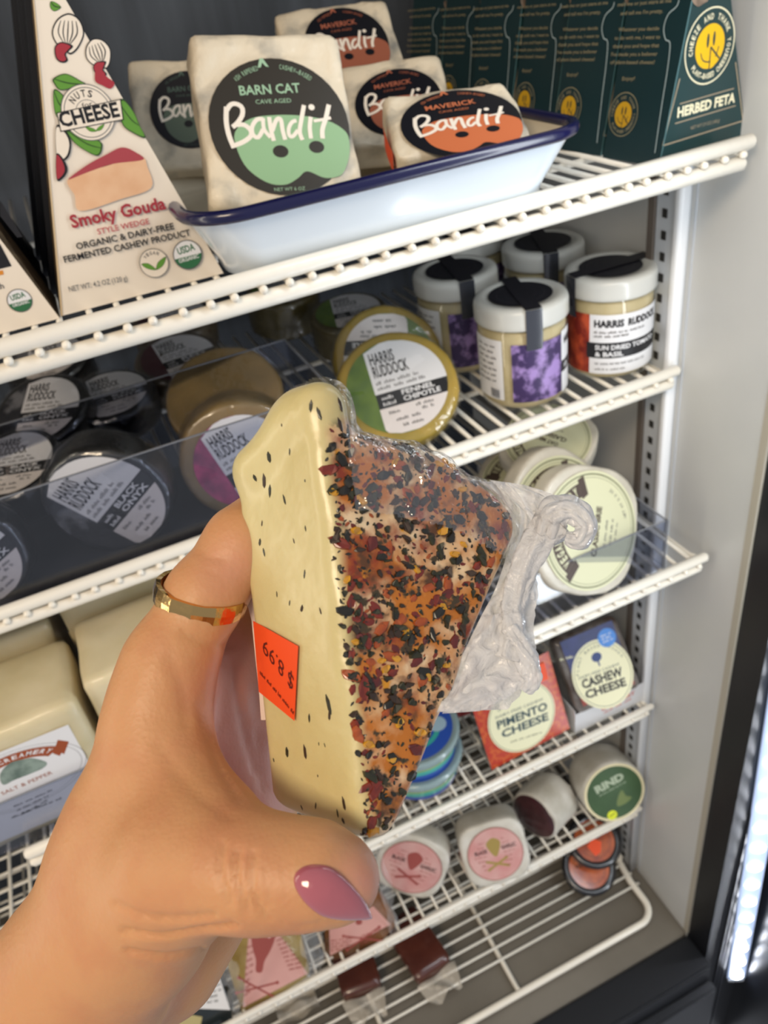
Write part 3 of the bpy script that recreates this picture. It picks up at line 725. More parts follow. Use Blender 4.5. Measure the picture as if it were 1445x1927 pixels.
copy_tree(jf, Matrix.Translation((.456, .712, Z2)) @ Matrix.Rotation(rd(-6), 4, 'Z') @ SC, 'glass jar behind the Sun Dried Tomato jar, mostly its lid showing')
copy_tree(jf, Matrix.Translation((.418, .806, Z2)) @ Matrix.Rotation(rd(60), 4, 'Z') @ SC, 'rearmost glass jar, its lid just under the top shelf')

FILM = film_mat('wrap_film', clear=True, fac=.07, rough=.12, bump=.9, bscale=55, fres=1.22)
def hr_label(parent, r, colour, title, Tl=None, tex=None, dark=False):
    """round label: picture at the left, white panel with the name, black band with the flavour"""
    P = Print(Matrix.Identity(4)); P.z = .0008
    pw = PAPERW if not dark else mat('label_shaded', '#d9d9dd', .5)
    P.disc(0, 0, r, tex or mat('label_pic_'+colour, colour, .5))
    xs = -.46
    def seg(y0, y1, m):
        pts = []
        for k in range(17):
            y = y0+(y1-y0)*k/16; pts.append((math.sqrt(max(0, 1-y*y))*r, y*r))
        pts = [(max(xs*r, -math.sqrt(max(0, 1-y0*y0))*r), y0*r)]+pts
        for k in range(9):
            y = y1+(y0-y1)*k/8; pts.append((max(xs*r, -math.sqrt(max(0, 1-y*y))*r), y*r))
        P.poly(pts[:-1], m)
    seg(-.08, .995, pw); seg(-.40, -.08, PRINTK); seg(-.985, -.40, mat('label_pinkish', '#e3dcd9', .5))
    P.text('HARRIS', (-.38*r, .56*r), (.12*r, .56*r), .25*r, PRINTK, .022); P.text('RUDDOCK', (-.38*r, .28*r), (.34*r, .28*r), .25*r, PRINTK, .022)
    P.words((-.38*r, .12*r), (.5*r, .12*r), .075*r, INKG, 1); P.words((-.38*r, .0*r), (.6*r, 0*r), .075*r, INKG, 2)
    w1, w2 = title
    P.text(w1, (.05*r, -.21*r), (.72*r, -.21*r), .10*r, pw, .03); P.text(w2, (.05*r, -.35*r), (.80*r, -.35*r), .10*r, pw, .03)
    P.words((-.36*r, -.22*r), (-.05*r, -.22*r), .08*r, pw, 5); P.words((-.36*r, -.35*r), (-.05*r, -.35*r), .08*r, pw, 6)
    for k, (x0, x1, y) in enumerate(((-.3, 0, -.55), (.25, .7, -.52), (-.2, .3, -.72), (.35, .6, -.62), (-.1, .4, -.86))): P.words((x0*r, y*r), (x1*r, y*r), .07*r, INKG, k)
    o = P.build('label', parent)
    if Tl: o.matrix_local = Tl
    return o
def wheel(name, label, cat, T, r, kr, kt, body, lab, group, film=True, seed=0, seg=40, e=.005, sq=None):
    """wrapped round cheese whose front face lies in the frame's xy plane; r = label radius"""
    t = thing(name, label, cat, T, group)
    v, f = lathe_g(drum_prof(kr*r, kt*r, e), seg, noise_a=.0012, ns=60, seed=seed, sq=sq); mesh('body', v, f, body, t, True)
    if lab: lab(t)
    if film:
        v, f = lathe_g([(a*1.035, z+.0016 if z > -.001 else z-.0008) for a, z in drum_prof(kr*r, kt*r, e, n=4)], seg, noise_a=.0022, ns=75, seed=seed+5)
        mesh('film', v, f, FILM, t, True)
    return t
YB = mat('body_olive_gold', '#94801c', .45, color2='#b0902a', nscale=25, coat=.5); YBSHADE = mat('body_olive_shaded', '#4c431c', .5, color2='#5e5224', nscale=25, coat=.4)  # darker olive is the gold body with under-shelf shade put into its colour
TANB = mat('body_tan', '#7a6640', .45, color2='#94794a', nscale=30, coat=.5); BLKB = mat('body_black', '#0d0c0e', .35, coat=.5); BRNB = mat('body_brown', '#4b4030', .5, color2='#5b4d38', nscale=25, coat=.4)
GPIC = mat('picture_green', '#66802f', .5, color2='#4e6a2c', nscale=60); KPIC = mat('picture_charcoal', '#25262c', .5, color2='#6f7076', nscale=40, thresh=(.5, .62))
PPIC = mat('picture_magenta', '#c14f7e', .5, color2='#8a3c62', nscale=70); MPIC = mat('picture_maroon', '#4a1a24', .5)
LOW = lambda kr, kt: ring_pts(kr, -kt)+ring_pts(kr, 0)
GR = 'wrapped round cheeses on the second shelf'
T, s = pnp_at(((654, 753), (838, 701), (722, 644), (774, 812)), rest=Z2, low=LOW(1.22, .45))
wheel('wrapped_round_cheese', 'front olive-gold round cheese with Fennel Chipotle label beside the jars', 'cheese', T, s, 1.22, .45, YB, lambda t: hr_label(t, s, '#6f8f2e', ('FENNEL', 'CHIPOTLE'), tex=GPIC), GR, seed=1)
T, s2 = pnp_at(((647, 677), (817, 669), (725, 590), (741, 757)), size=.0455)
wheel('wrapped_round_cheese', 'olive-gold round cheese leaning behind the Fennel Chipotle one, label upside down', 'cheese', T, s2, 1.22, .42, YB, lambda t: hr_label(t, s2, '#6f8f2e', ('FENNEL', 'CHIPOTLE'), Tl=Matrix.Rotation(pi, 4, 'Z'), tex=GPIC), GR, seed=2)
def lying(px, py, z, r, h, az, label, body, tex, title, seed, tilt=8, zc=None, kr=1.2):
    """round cheese lying on its back; the pixel marks the centre of its top label at height z"""
    c = on(px, py, 2, z); T = euler_frame(c, az=az, el=90-tilt)
    return wheel('wrapped_round_cheese', label, 'cheese', T, r, kr, h/r, body, lambda t: hr_label(t, r, '#444', title, tex=tex, dark=True), GR, seed=seed)
lying(655, 585, Z2+.052, .036, .042, -15, 'olive round cheese with shade in its colour, lying flat behind the two gold ones', YBSHADE, GPIC, ('FENNEL', 'CHIPOTLE'), 3)
lying(530, 545, Z2+.058, .036, .045, 20, 'olive round cheese with shade in its colour, under the top shelf', YBSHADE, GPIC, ('FENNEL', 'CHIPOTLE'), 4)
# acrylic bin and its cheeses
ACR = film_mat('acrylic', clear=True, fac=.05, rough=.06, bump=0, tr='#e6e8ee', fres=1.13)
def bin_(T, w, d, h, label, base=None):
    t = thing('acrylic_bin', label, 'bin', T)
    th = .0022
    box('front_panel', (0, 0, 0), (w, th, h), ACR, t, bev=.0004); box('back_panel', (0, d, 0), (w, d+th, h), ACR, t); box('base', (0, th, 0), (w, d, th), base or ACR, t)
    box('side_panel', (0, th, th), (th, d, h), ACR, t); box('side_panel', (w-th, th, th), (w, d, h), ACR, t)
    EM = mat('acrylic_edge', '#7d8088', .15, coat=1)
    for nm, a, b in (('front_edge', (0, .0002, h), (w, th-.0002, h+.0007)), ('side_edge', (w-th, 0, h), (w, d, h+.0007)), ('back_edge', (0, d, h), (w, d+th, h+.0007)), ('corner_edge', (w-.0007, -.0004, 0), (w+.0004, .0006, h))):
        box(nm, a, b, EM, t)
    return t
bin_(Matrix.Translation((-.30, .5525, Z2+.0003)), .459, .128, .091, 'long clear acrylic bin at the left of the second shelf', mat('bin_base_dark', '#2c2d33', .45, color2='#36363a', nscale=12))  # base set to opaque dark grey, the other panels stay clear
T, s3 = pnp_at(((144, 1013), (255, 878), (101, 894), (298, 998)), size=.0448)
wheel('wrapped_round_cheese', 'black round cheese with Black Onyx label behind the bin front', 'cheese', T, s3, 1.1, .75, BLKB, lambda t: hr_label(t, s3, '#25262c', ('BLACK', 'ONYX'), tex=KPIC), GR, seed=6)
T = euler_frame(on(458, 868, 1, .5715), az=-9, el=8, roll=17)
wheel('wrapped_round_cheese', 'tan round cheese with magenta picture on its label behind the bin front', 'cheese', T, .040, 1.27, .95, TANB, lambda t: hr_label(t, .040, '#c14f7e', ('PINK', 'PEPPER'), tex=PPIC), GR, seed=7)
T = euler_frame(on(-62, 1060, 1, .5715), az=-12, el=4, roll=30)
wheel('wrapped_round_cheese', 'black round cheese cut off by the left edge, behind the bin front', 'cheese', T, .0385, 1.14, .75, BLKB, lambda t: hr_label(t, .0385, '#25262c', ('BLACK', 'ONYX'), tex=KPIC), GR, seed=8)
lying(85, 672, Z2+.082, .037, .032, -10, 'black round cheese lying at the back left, topmost of its stack', BLKB, KPIC, ('BLACK', 'ONYX'), 9, 12)
lying(75, 770, Z2+.078, .037, .034, -25, 'black round cheese lying in front of the dark stack', BLKB, KPIC, ('BLACK', 'ONYX'), 10, 22)
lying(205, 742, Z2+.066, .036, .030, 0, 'black round cheese low in the bin, between the Black Onyx one and the tan ones', BLKB, KPIC, ('BLACK', 'ONYX'), 14, 10)
lying(20, 872, Z2+.060, .036, .034, -20, 'black round cheese behind the one cut off by the left edge', BLKB, KPIC, ('BLACK', 'ONYX'), 15, 16)
lying(325, 598, Z2+.080, .037, .034, 10, 'brown round cheese with maroon picture under the top shelf', BRNB, MPIC, ('RED', 'WINE'), 11, 10)
wheel('wrapped_round_cheese', 'tan round cheese without visible label, lying behind the magenta-labelled one', 'cheese', euler_frame(on(420, 742, 2, Z2+.070), az=-14, el=58), .043, 1.22, .9, TANB, None, GR, seed=31)
lying(335, 672, Z2+.066, .037, .034, 5, 'brown round cheese lying behind the two tan ones, in the middle of the bin row', BRNB, MPIC, ('RED', 'WINE'), 12, 14)
# ------------------------------------------------------------------ third shelf
PALEG = mat('label_pale_green', '#d2d1ae', .45); BRN = mat('ink_brown', '#4d4038', .5); WAXW = mat('wrap_white', '#cfc8b9', .45, color2='#b9b2a2', nscale=30, bump=.6, bscale=90, coat=.3)
INKO = mat('ink_olive', '#6d6f52', .5)
def brie_label(t, r, full=True):
    P = Print(Matrix.Identity(4)); P.z = .0012
    P.disc(0, 0, r, PALEG, n=64); P.ring(0, 0, r*.93, r*.955, INKO, 64); P.ring(0, 0, r*.885, r*.892, INKO, 64)
    # brown ribbon along the top, cream letters
    P.ring(0, 0, r*.60, r*.84, BRN, 40, rd(28), rd(152))
    for a in (28, 152):
        c_, s_ = cos(rd(a)), sin(rd(a)); k = -1 if a < 90 else 1
        P.poly([(c_*r*.56, s_*r*.56), (c_*r*.9, s_*r*.9), (c_*r*.93-k*s_*-r*.0+k*(-s_)*r*.14, s_*r*.93+k*c_*r*.14), (c_*r*.60+k*(-s_)*r*.14, s_*r*.60+k*c_*r*.14)], BRN)
    P.arc('VEGAN CREAMERY', 0, 0, r*.65, 148, 32, r*.15, PALEG, .04)
    P.text('OAT MILK', (-.30*r, .02*r), (.30*r, .02*r), .10*r, BRN, .03); P.text('CLASSIC BRIE', (-.42*r, -.17*r), (.42*r, -.17*r), .11*r, BRN, .04)
    P.words((-.25*r, -.34*r), (.3*r, -.34*r), .05*r, INKG, 1); P.words((-.2*r, -.46*r), (.25*r, -.46*r), .05*r, INKG, 2); P.words((-.12*r, -.56*r), (.2*r, -.56*r), .04*r, INKG, 3)
    P.arc('NET WT 5.3 OZ', 0, 0, r*.80, 292, 338, r*.055, INKG, .0)
    P.build('label', t)
GB = 'round brie boxes on the third shelf'
def brie(T, r, label, kr=1.08, kt=.42, seed=0, sq=2.7):
    t = thing('round_brie', label, 'cheese', T, GB)
    v, f = lathe_g(drum_prof(kr*r, kt*r, .004), 48, noise_a=.0012, ns=50, seed=seed, sq=sq); mesh('paper_wrap', v, f, WAXW, t, True)
    brie_label(t, r); return t
T, rb = pnp_at(((1095, 1112), (1123, 886), (1023, 988), (1195, 1009)), rest=Z3+.003, low=LOW(1.16, .42))
brie(T, rb, 'front round brie with pale green label, standing in the clear bin', seed=1)
T2 = T.copy(); T2.translation = Vector(on(1053, 968, 1, T.translation.y+.034).tolist())
brie(T2 @ Matrix.Rotation(rd(-20), 4, 'Z'), rb, 'round brie leaning directly behind the front one, label mostly covered', seed=2)
brie(euler_frame(on(1030, 826, 2, Z3+.106), az=-30, el=68, roll=150), .046, 'round brie lying topmost, just under the jar shelf', seed=3, kt=.5)
brie(euler_frame(on(985, 905, 2, Z3+.060), az=-40, el=66, roll=20), .046, 'shaded round brie low behind the wrapped wedge', seed=4, kt=.5)
bin_(Matrix.Translation((.19, .4925, Z3+.0003)), .262, .13, .061, 'clear acrylic bin holding the round bries')
# soft cheese blocks at the left
SOFT = mat('soft_cheese', '#dccfae', .45, color2='#cbbd95', nscale=18, coat=.25, bump=.3, bscale=50, sss=.1)
INKB = mat('ink_rust', '#9c4a22', .5)
def soft_block(x0, x1, y0, y1, h, label, lab, seed, rot=0, z=None):
    T = Matrix.Translation((x0, y0, z or Z3)) @ Matrix.Rotation(rd(rot), 4, 'Z') @ Matrix.Rotation(rd(90), 4, 'X')
    t = thing('soft_cheese_block', label, 'cheese', T, 'pale cheese blocks at the left of the third shelf')
    w = x1-x0; d = y1-y0
    rbox('block', (0, 0, -d), (w, h, 0), .007, SOFT, t, n=14, na=.0016, ns=30, seed=seed)
    if lab:
        P = Print(T, .3011, 0, 1100); P.z = .0010
        if lab == 1:
            P.poly([(-.01, .010), (w-.012, .010), (w-.012, h-.018), (-.01, h-.018)], PAPERW)
            cx, cy = P.c(130, 1212); r = math.dist((cx, cy), P.c(540, 1075)); E_ = .63
            P.ring(cx, cy, r, r*1.008, INKG, 64, ky=E_); P.ring(cx, cy, r*.93, r*.936, INKG, 64, ky=E_)
            P.ring(cx, cy, r*.64, r*.91, INKB, 40, rd(36), rd(144), ky=E_)
            P.arc('VEGAN CREAMERY', cx, cy, r*.725, 150, 40, r*.12, PAPERW, .03, ky=E_)
            P.poly(P.cs([(330, 1050), (360, 965), (430, 975), (400, 1055), (385, 1045), (372, 1065)]), INKB)
            gp = mat('picture_sage', '#8fa096', .5, color2='#5f7168', nscale=90)
            P.blob(P.cs([(0, 1180), (60, 1110), (150, 1085), (210, 1080), (290, 1105), (270, 1140), (180, 1180), (90, 1215), (20, 1245)]), gp)
            P.ctext('SALT & PEPPER', (15, 1310), (330, 1175), 22, INKB, .0)
            for k in range(3): P.cwords((90+k*20, 1385+k*26), (330-k*8, 1280+k*28), 12, INKG, k)
            P.cwords((75, 1455), (390, 1330), 14, PRINTK, 9)
        else:
            P.poly([(.014, .012), (w-.012, .012), (w-.012, h-.026), (.014, h-.026)], PAPERW)
            for k in range(3): P.words((.05, .07-.012*k), (.10, .07-.012*k), .004, INKG, k)
        o = P.build('label', t)
    return t
soft_block(-.250, -.108, .500, .585, .120, 'front pale block with Creamery label behind the clear strip', 1, 1)
soft_block(-.100, .040, .505, .590, .128, 'pale speckled block beside the Creamery one, partly behind the hand', 2, 2, rot=0)
soft_block(-.255, -.118, .592, .68, .132, 'pale block lying at the back behind the Creamery block', 0, 3, z=Z3+.001)
soft_block(-.108, .05, .597, .69, .140, 'pale block at the back, its top edge under the shelf by the ring', 0, 4, z=Z3+.001)
bin_(Matrix.Translation((-.40, .4935, Z3+.0003)), .46, .20, .055, 'low clear acrylic bin holding the pale cheese blocks')
T = euler_frame(on(150, 1160, 1, .60), az=0, el=10)
t = thing('black_clip', 'dark plastic clip between the pale blocks and the shelf above', 'clip', T)
rbox('grip', (-.016, -.014, -.012), (.016, .012, 0), .005, mat('plastic_black', '#17171c', .35), t, n=5); rbox('jaw', (-.012, .010, -.010), (.012, .045, -.002), .003, mat('plastic_black', ''), t, n=4)

# ------------------------------------------------------------------ fourth shelf
REDO = mat('pack_red', '#b22c10', .4, color2='#c6591c', nscale=170, coat=.15, thresh=(.45, .6)); OVALC = mat('label_oval', '#e6e3bd', .4); INKT = mat('ink_teal', '#25424a', .5); DKT = mat('pack_dark', '#2b2824', .3, coat=.6)
T, sp_ = pnp_at(((877, 1300), (1032, 1228), (1071, 1368), (926, 1451)), rest=Z4, low=[(-1, -1, 0), (1, -1, 0), (-1, -1, -.4), (1, -1, -.4)], model=[(-1, 1), (1, 1), (1, -1), (-1, -1)])
pm = thing('pimento_pack', 'red square pack with Pimento Cheese label on the fourth shelf', 'cheese', T)
rbox('plastic_tray', (-sp_*.97, -sp_*.98, -.4*sp_), (sp_*.97, sp_*.98, -.001), .006, DKT, pm, n=8)
v, f = quadg(8, 8, lambda a, b: (-sp_+2*sp_*a, -sp_+2*sp_*b, .0006+.0012*sin(pi*a)*sin(pi*b))); mesh('red_film', v, f, REDO, pm, True)
P = Print(T, .3737, 720, 1120); P.z = .002
cx, cy = P.c(697, 610); r = sp_*.81
P.disc(cx, cy, r, OVALC, n=56); P.ring(cx, cy, r*.95, r*.965, INKO, 56)
P.ctext('PIMENTO', (575, 672), (827, 570), 40, INKT, .035); P.ctext('CHEESE', (598, 716), (832, 622), 38, INKT, .035)
P.ctext('DAIRY-FREE CASHEW', (565, 622), (805, 525), 15, INKT, .0); P.cwords((640, 740), (800, 690), 10, INKO, 2); P.arc('HAND CRAFTED', cx, cy, r*.70, 140, 50, r*.1, INKT, .0)
P.poly(P.cs([(735, 450), (830, 420), (810, 335), (715, 372)]), mat('sticker_orange', ''))
lp(P, 'label', pm, T)
v, f = lathe_g([(.0001, 0), (.0022, 0), (.0001, .0006)], 8)
for k in range(4):
    c = mesh('dot', v, f, PAPERW, pm); c.matrix_local = Matrix.Translation((-sp_*.975, sp_*(.55-.28*k), -.010)) @ Matrix.Rotation(rd(-90), 4, 'Y')
# cashew pack in white display tray
T, _ = pnp_at(((1048, 1206), (1153, 1169), (1190, 1284), (1100, 1330)), size=1.0, model=[(-.040, .048), (.040, .048), (.040, -.048), (-.040, -.048)])
k = (.575-0)/T.translation.y; T.translation = Vector((CAM+(np.array(T.translation)-CAM)*k).tolist()); hw, hh = .040*k, .048*k
cs = thing('cashew_pack', 'blue wrapped pack with Cashew Cheese label standing in the white display tray', 'cheese', T)
rbox('wrapped_body', (-hw*1.25, -hh*1.25, -.028), (hw*1.28, hh*1.08, -.001), .010, mat('wrap_dark_brown', '#4a3a30', .25, color2='#85807c', nscale=30, coat=.8, bump=.8, bscale=60), cs, n=12, na=.002, seed=4)
P = Print(T, .3737, 720, 1120); P.z = .0022
BLU = mat('label_blue', '#1c2a5e', .4, color2='#25306e', nscale=60)
P.poly([(-hw, -hh), (hw, -hh), (hw, hh), (-hw, hh)], BLU); P.poly([(-hw, -hh), (hw, -hh), (hw, -hh*.74), (-hw, -hh*.74)], mat('label_brick', '#8e2e1e', .4))
cx, cy = P.c(1105, 395); r = math.dist(P.c(955, 420), P.c(1255, 350))/2
P.disc(cx, cy, r, OVALC, r*1.12); P.ring(cx, cy, r*.92, r*.935, INKT, ky=1.12)
P.ctext('CASHEW', (1005, 470), (1208, 400), 44, PRINTK, .04); P.ctext('CHEESE', (1022, 520), (1225, 450), 40, PRINTK, .04); P.ctext('DAIRY-FREE CASHEW', (985, 425), (1190, 350), 15, INKT, .0)
x, y = P.c(1073, 310); P.disc(x, y, r*.17, mat('ink_tree', '#33457a', .5), r*.15); P.stroke([(x, y), (x, y-r*.30)], r*.05, mat('ink_tree', ''))
P.arc('PLANT BASED CASHEW', cx, cy, r*.78, 165, 15, r*.08, INKT, .0, ky=1.12)
x, y = P.c(1125, 212); P.disc(x, y, r*.30, mat('label_sky', '#3f86d8', .4)); [P.words((x-r*.18, y+r*.08-r*.1*j), (x+r*.18, y+r*.08-r*.1*j), r*.06, PAPERW, j) for j in range(3)]
P.cwords((890, 330), (1060, 285), 14, OVALC, 3)
lp(P, 'label', cs, T)
CARDW = mat('card_white', '#d6d6d8', .45)
TD = Matrix.Translation((.388, .556, Z4+.0003))
dt = thing('display_tray', 'white folded card display tray with red print on the fourth shelf', 'tray', TD)
w_, d_, h_ = .112, .085, .040
box('front_wall', (0, 0, 0), (w_, .0012, h_*.86), CARDW, dt); box('side_wall', (0, .0012, 0), (.0012, d_, h_), CARDW, dt); box('side_wall', (w_-.0012, .0012, 0), (w_, d_, h_), CARDW, dt)
box('base', (.0012, .0012, 0), (w_-.0012, d_, .001), CARDW, dt); box('back_wall', (.0012, d_-.0012, .001), (w_-.0012, d_, h_), CARDW, dt)
v, f = quadg(16, 1, lambda a, b: (w_*.44+.016*cos(pi*a), -.0001+.0012*b, h_*.6+.016*sin(pi*a))); 
n = 16; v = [(w_*.42+.014*cos(pi*i/n), yy, h_*.80+.016*sin(pi*i/n)) for yy in (0, .0012) for i in range(n+1)]
mesh('round_tab', v, [tuple(range(n+1)), tuple(range(n+1, 2*n+2))[::-1]]+[(i, i+n+1, i+n+2, i+1) for i in range(n)], CARDW, dt)
P = Print(euler_frame((.388, .556, Z4), az=0)); P.z = .0003
P.text('CREAMERY', (.040, .0185), (.092, .0215), .007, mat('ink_coral', '#cf6a5c', .5), .03); P.words((.044, .012), (.088, .014), .004, mat('ink_coral', ''), 2)
lp(P, 'front_print', dt, TD)
# blue tubs
TB = mat('tub_blue', '#2d55b5', .3, coat=.5); TT = mat('tub_teal', '#3fb0a4', .3, coat=.5); TC = mat('tub_clear', '#8fa5a8', .2, coat=.7)
def tub(z, label, y=.610, x=.190, a=0):
    T = Matrix.Translation((x, y, z)) @ Matrix.Rotation(a, 4, 'Z'); t = thing('dip_tub', label, 'tub', T, 'two stacked blue and teal tubs'); R = .058
    lathe('cup', [(.0001, 0), (R*.8, 0), (R*.84, .002), (R*.93, .030), (.0001, .030)], TC, t, seg=40)
    P = Print(Matrix.Identity(4), fmap=lambda x, y, h: (((.84+.09*y/.03)*R+h)*sin(x/R), -((.84+.09*y/.03)*R+h)*cos(x/R), y)); P.z = .0003
    P.rect(-.12, .002, .12, .010, TB, 30); P.rect(-.12, .010, .12, .019, TT, 30); P.rect(-.12, .019, .12, .0215, mat('ink_lime', '#9cbf62', .4), 30)
    P.disc(.03, .012, .008, PAPERW, .005)
    P.build('sleeve', t)
    lathe('lid', [(.0001, .030), (R*.97, .030), (R, .032), (R, .037), (R*.95, .039), (R*.90, .0375), (.0001, .0375)], TC, t, seg=40)
    P = Print(Matrix.Identity(4)); P.z = .0378; P.disc(0, 0, R*.86, TB); P.ring(0, 0, R*.5, R*.6, TT); P.disc(R*.35, -R*.4, R*.2, mat('ink_pale_blue', '#a8c6d8', .4)); P.build('lid_label', t)
tub(Z4+.0003, 'lower blue and teal tub, beside the wrapped wedge point'); tub(Z4+.0402, 'upper blue and teal tub stacked on the lower one', a=.5)
T = euler_frame((.262, .655, Z4+.0005), az=-12, el=0)
t = thing('small_white_pack', 'small white pack with a red corner behind the red pimento pack', 'pack', T)
rbox('box_body', (-.028, 0, -.03), (.028, .075, 0), .002, mat('pack_grey_white', '#b7b7ba', .4), t, n=4)
mesh('red_corner', [(.004, .002, .0004), (.027, .002, .0004), (.027, .020, .0004), (.010, .024, .0004)], [(0, 1, 2, 3)], mat('pack_red_flat', '#b02a26', .4), t)
P = Print(T); [P.words((-.02, .055-.01*j), (.018, .055-.01*j), .004, INKG, j) for j in range(3)]; lp(P, 'print', t, T)

# ------------------------------------------------------------------ lowest shelf
PW = mat('wrap_paper_cool', '#bdb7a8', .42, color2='#d8d4ca', nscale=26, bump=.7, bscale=60, coat=.4); PINKL = mat('label_pink', '#d3aaa4', .45, color2='#c98c88', nscale=26); GRN = mat('label_forest', '#3f5a36', .4, color2='#36502f', nscale=20)
INKR = mat('ink_brick', '#9a4a44', .5); GOLDI = mat('ink_ochre', '#a08a4a', .5)
G5 = 'paper-wrapped round cheeses on the lowest wire shelf'
def rind_lab(t, r):
    P = Print(Matrix.Identity(4)); P.z = .0014
    P.disc(0, 0, r*1.04, mat('label_cream_rim', '#ddd2ab', .5)); P.disc(0, 0, r*.95, GRN)
    P.text('RIND', (-.55*r, .26*r), (.50*r, .30*r), .26*r, mat('ink_mist', '#a9b59c', .5), .05); P.words((-.5*r, .12*r), (.5*r, .15*r), .06*r, mat('ink_mist', ''), 1)
    P.blob([(-.1*r, -.5*r), (.05*r, -.2*r), (.25*r, -.05*r), (.3*r, -.3*r), (.45*r, -.45*r), (.2*r, -.55*r)], mat('ink_moss', '#6b7a45', .5))
    P.disc(-.38*r, -.72*r, r*.17, mat('sticker_lime', '#d8e02a', .45)); P.words((-.48*r, -.74*r), (-.26*r, -.72*r), .06*r, PRINTK, 2)
    P.build('label', t)
T, rr_ = pnp_at(((1105, 1516), (1206, 1464), (1135, 1445), (1176, 1536)), rest=Z5, low=LOW(1.10, 1.4)); print('rind', rr_, T.translation)
wheel('wrapped_drum_cheese', 'paper-wrapped drum with dark green RIND label and lime sticker', 'cheese', T, rr_, 1.08, 1.4, PW, lambda t: rind_lab(t, rr_), G5, film=False, seed=21)
def pink_lab(t, r, two=False):
    P = Print(Matrix.Identity(4)); P.z = .0014
    P.disc(0, 0, r, PINKL); P.ring(0, 0, r*.975, r, INKR)
    ic = GOLDI if two else INKR
    P.blob([(-.18*r, .15*r), (-.25*r, .45*r), (0, .62*r), (.25*r, .45*r), (.18*r, .15*r), (0, -.1*r)], ic)
    P.stroke([(-.4*r, -.55*r), (.4*r, -.2*r)], .09*r, ic); P.stroke([(-.4*r, -.2*r), (.4*r, -.55*r)], .09*r, ic)
    P.text('BLACK', (-.72*r, .12*r), (-.25*r, .12*r), .14*r, PRINTK, .03); P.text('GARLIC', (.25*r, .12*r), (.78*r, .12*r), .14*r, PRINTK, .03)
    for j in range(7): P.words(((-.75+.08*abs(j-3))*r, (.5-.17*j)*r), ((-.25-.03*j)*r, (.5-.17*j)*r), .05*r, INKR, j); P.words(((.3)*r, (.5-.17*j)*r), ((.72-.08*abs(j-3))*r, (.5-.17*j)*r), .05*r, INKR, j+9)
    P.build('label', t)
T, r1 = pnp_at(((720, 1612), (829, 1650), (792, 1586), (756, 1676)), rest=Z5, low=LOW(1.32, .9)); print('N1', r1, T.translation)
wheel('wrapped_drum_cheese', 'white paper-wrapped round with tilted pink label beside the thumb', 'cheese', T, r1, 1.16, .9, PW, lambda t: pink_lab(t, r1), G5, film=False, seed=22, sq=3.2)
T, r2 = pnp_at(((881, 1620), (983, 1592), (920, 1558), (944, 1654)), rest=Z5, low=LOW(1.36, 1.2)); print('N2', r2, T.translation)
b = wheel('wrapped_drum_cheese', 'white paper-wrapped round with pink and ochre label and orange sticker on its side', 'cheese', T, r2, 1.2, 1.2, PW, lambda t: pink_lab(t, r2, True), G5, film=False, seed=23, sq=4)
v, f = quadg(4, 2, lambda a, c: (-r2*1.235, (-.55+.9*a)*r2, -.004-.012*c)); mesh('price_sticker', v, f, mat('sticker_orange', ''), b)
T = euler_frame(on(1004, 1536, 2, Z5+.036), az=-66, el=10)
t = thing('halved_cheese', 'paper-wrapped half with a dark maroon cut face, left of the RIND drum', 'cheese', T, G5)
v, f = lathe_g(drum_prof(.0385, .058, .005), 40, noise_a=.0018, ns=55, seed=24); mesh('paper_wrap', v, f, PW, t, True)
v, f = lathe_g([(.0001, .0016), (.020, .0016), (.033, .0012), (.0345, .0)], 36, noise_a=.0006, cap=False); mesh('cut_face', v, f, mat('maroon_cut', '#3a161c', .35, color2='#4a2026', nscale=60, coat=.4), t, True)
# wedge packs with skull labels
def slab(name, label, cat, T, crop, pts, th, mt, group=None, bev=.003):
    t = thing(name, label, cat, T, group); P = Print(T, *crop); q = P.cs(pts); n = len(q)
    a = sum(q[i][0]*q[(i+1) % n][1]-q[(i+1) % n][0]*q[i][1] for i in range(n))
    if a < 0: q = q[::-1]
    me = mesh('body', [(x, y, 0) for x, y in q]+[(x, y, -th) for x, y in q], [tuple(range(n)), tuple(range(n, 2*n))[::-1]]+[(i, i+n, (i+1) % n+n, (i+1) % n) for i in range(n)], mt, t)
    bm = bmesh.new(); bm.from_mesh(me.data); bmesh.ops.bevel(bm, geom=bm.edges[:], offset=bev, segments=3, affect='EDGES'); bmesh.ops.recalc_face_normals(bm, faces=bm.faces[:]); bm.to_mesh(me.data); bm.free()
    me.data.polygons.foreach_set('use_smooth', [True]*len(me.data.polygons))
    P.z = .0004; return t, P
def skull(P, cx, cy, k, m, bg, rot=0):
    def w(*a): return [(cx+k*(x*cos(rot)-y*sin(rot)), cy+k*(x*sin(rot)+y*cos(rot))) for x, y in a]
    P.blob(P.cs(w((-55, -10), (-50, -50), (0, -70), (50, -50), (55, -10), (42, 45), (20, 100), (14, 150), (-14, 150), (-20, 100), (-42, 45))), m)
    for s in (-1, 1): x, y = P.c(*w((s*28, -15))[0]); P.disc(x, y, .0022*k, bg, n=14)
    for a, b in (((-90, 190), (90, 260)), ((-90, 260), (90, 190))):
        P.stroke(P.cs(w(a, b)), .0026*k, m)
        for e in (a, b):
            x, y = P.c(*w(e)[0]); P.disc(x, y, .0024*k, m, n=14)
PINKT = mat('label_rose', '#d3a29b', .45, color2='#cc968f', nscale=20); YELC = mat('cheese_yellow_pack', '#b39a5c', .35, color2='#9a8046', nscale=40, coat=.7, bump=.5); C4 = (.429, 280, 1600)
T4 = euler_frame(on(505, 1880, 2, Z5+.004), az=-14, el=38)
t, P = slab('wedge_pack', 'wedge pack with pink label and whole red skull with crossbones, under the thumb', 'cheese', T4, C4, [(425, 300), (640, 300), (705, 555), (412, 735), (335, 480)], .026, YELC, 'wedge packs with pink skull labels')
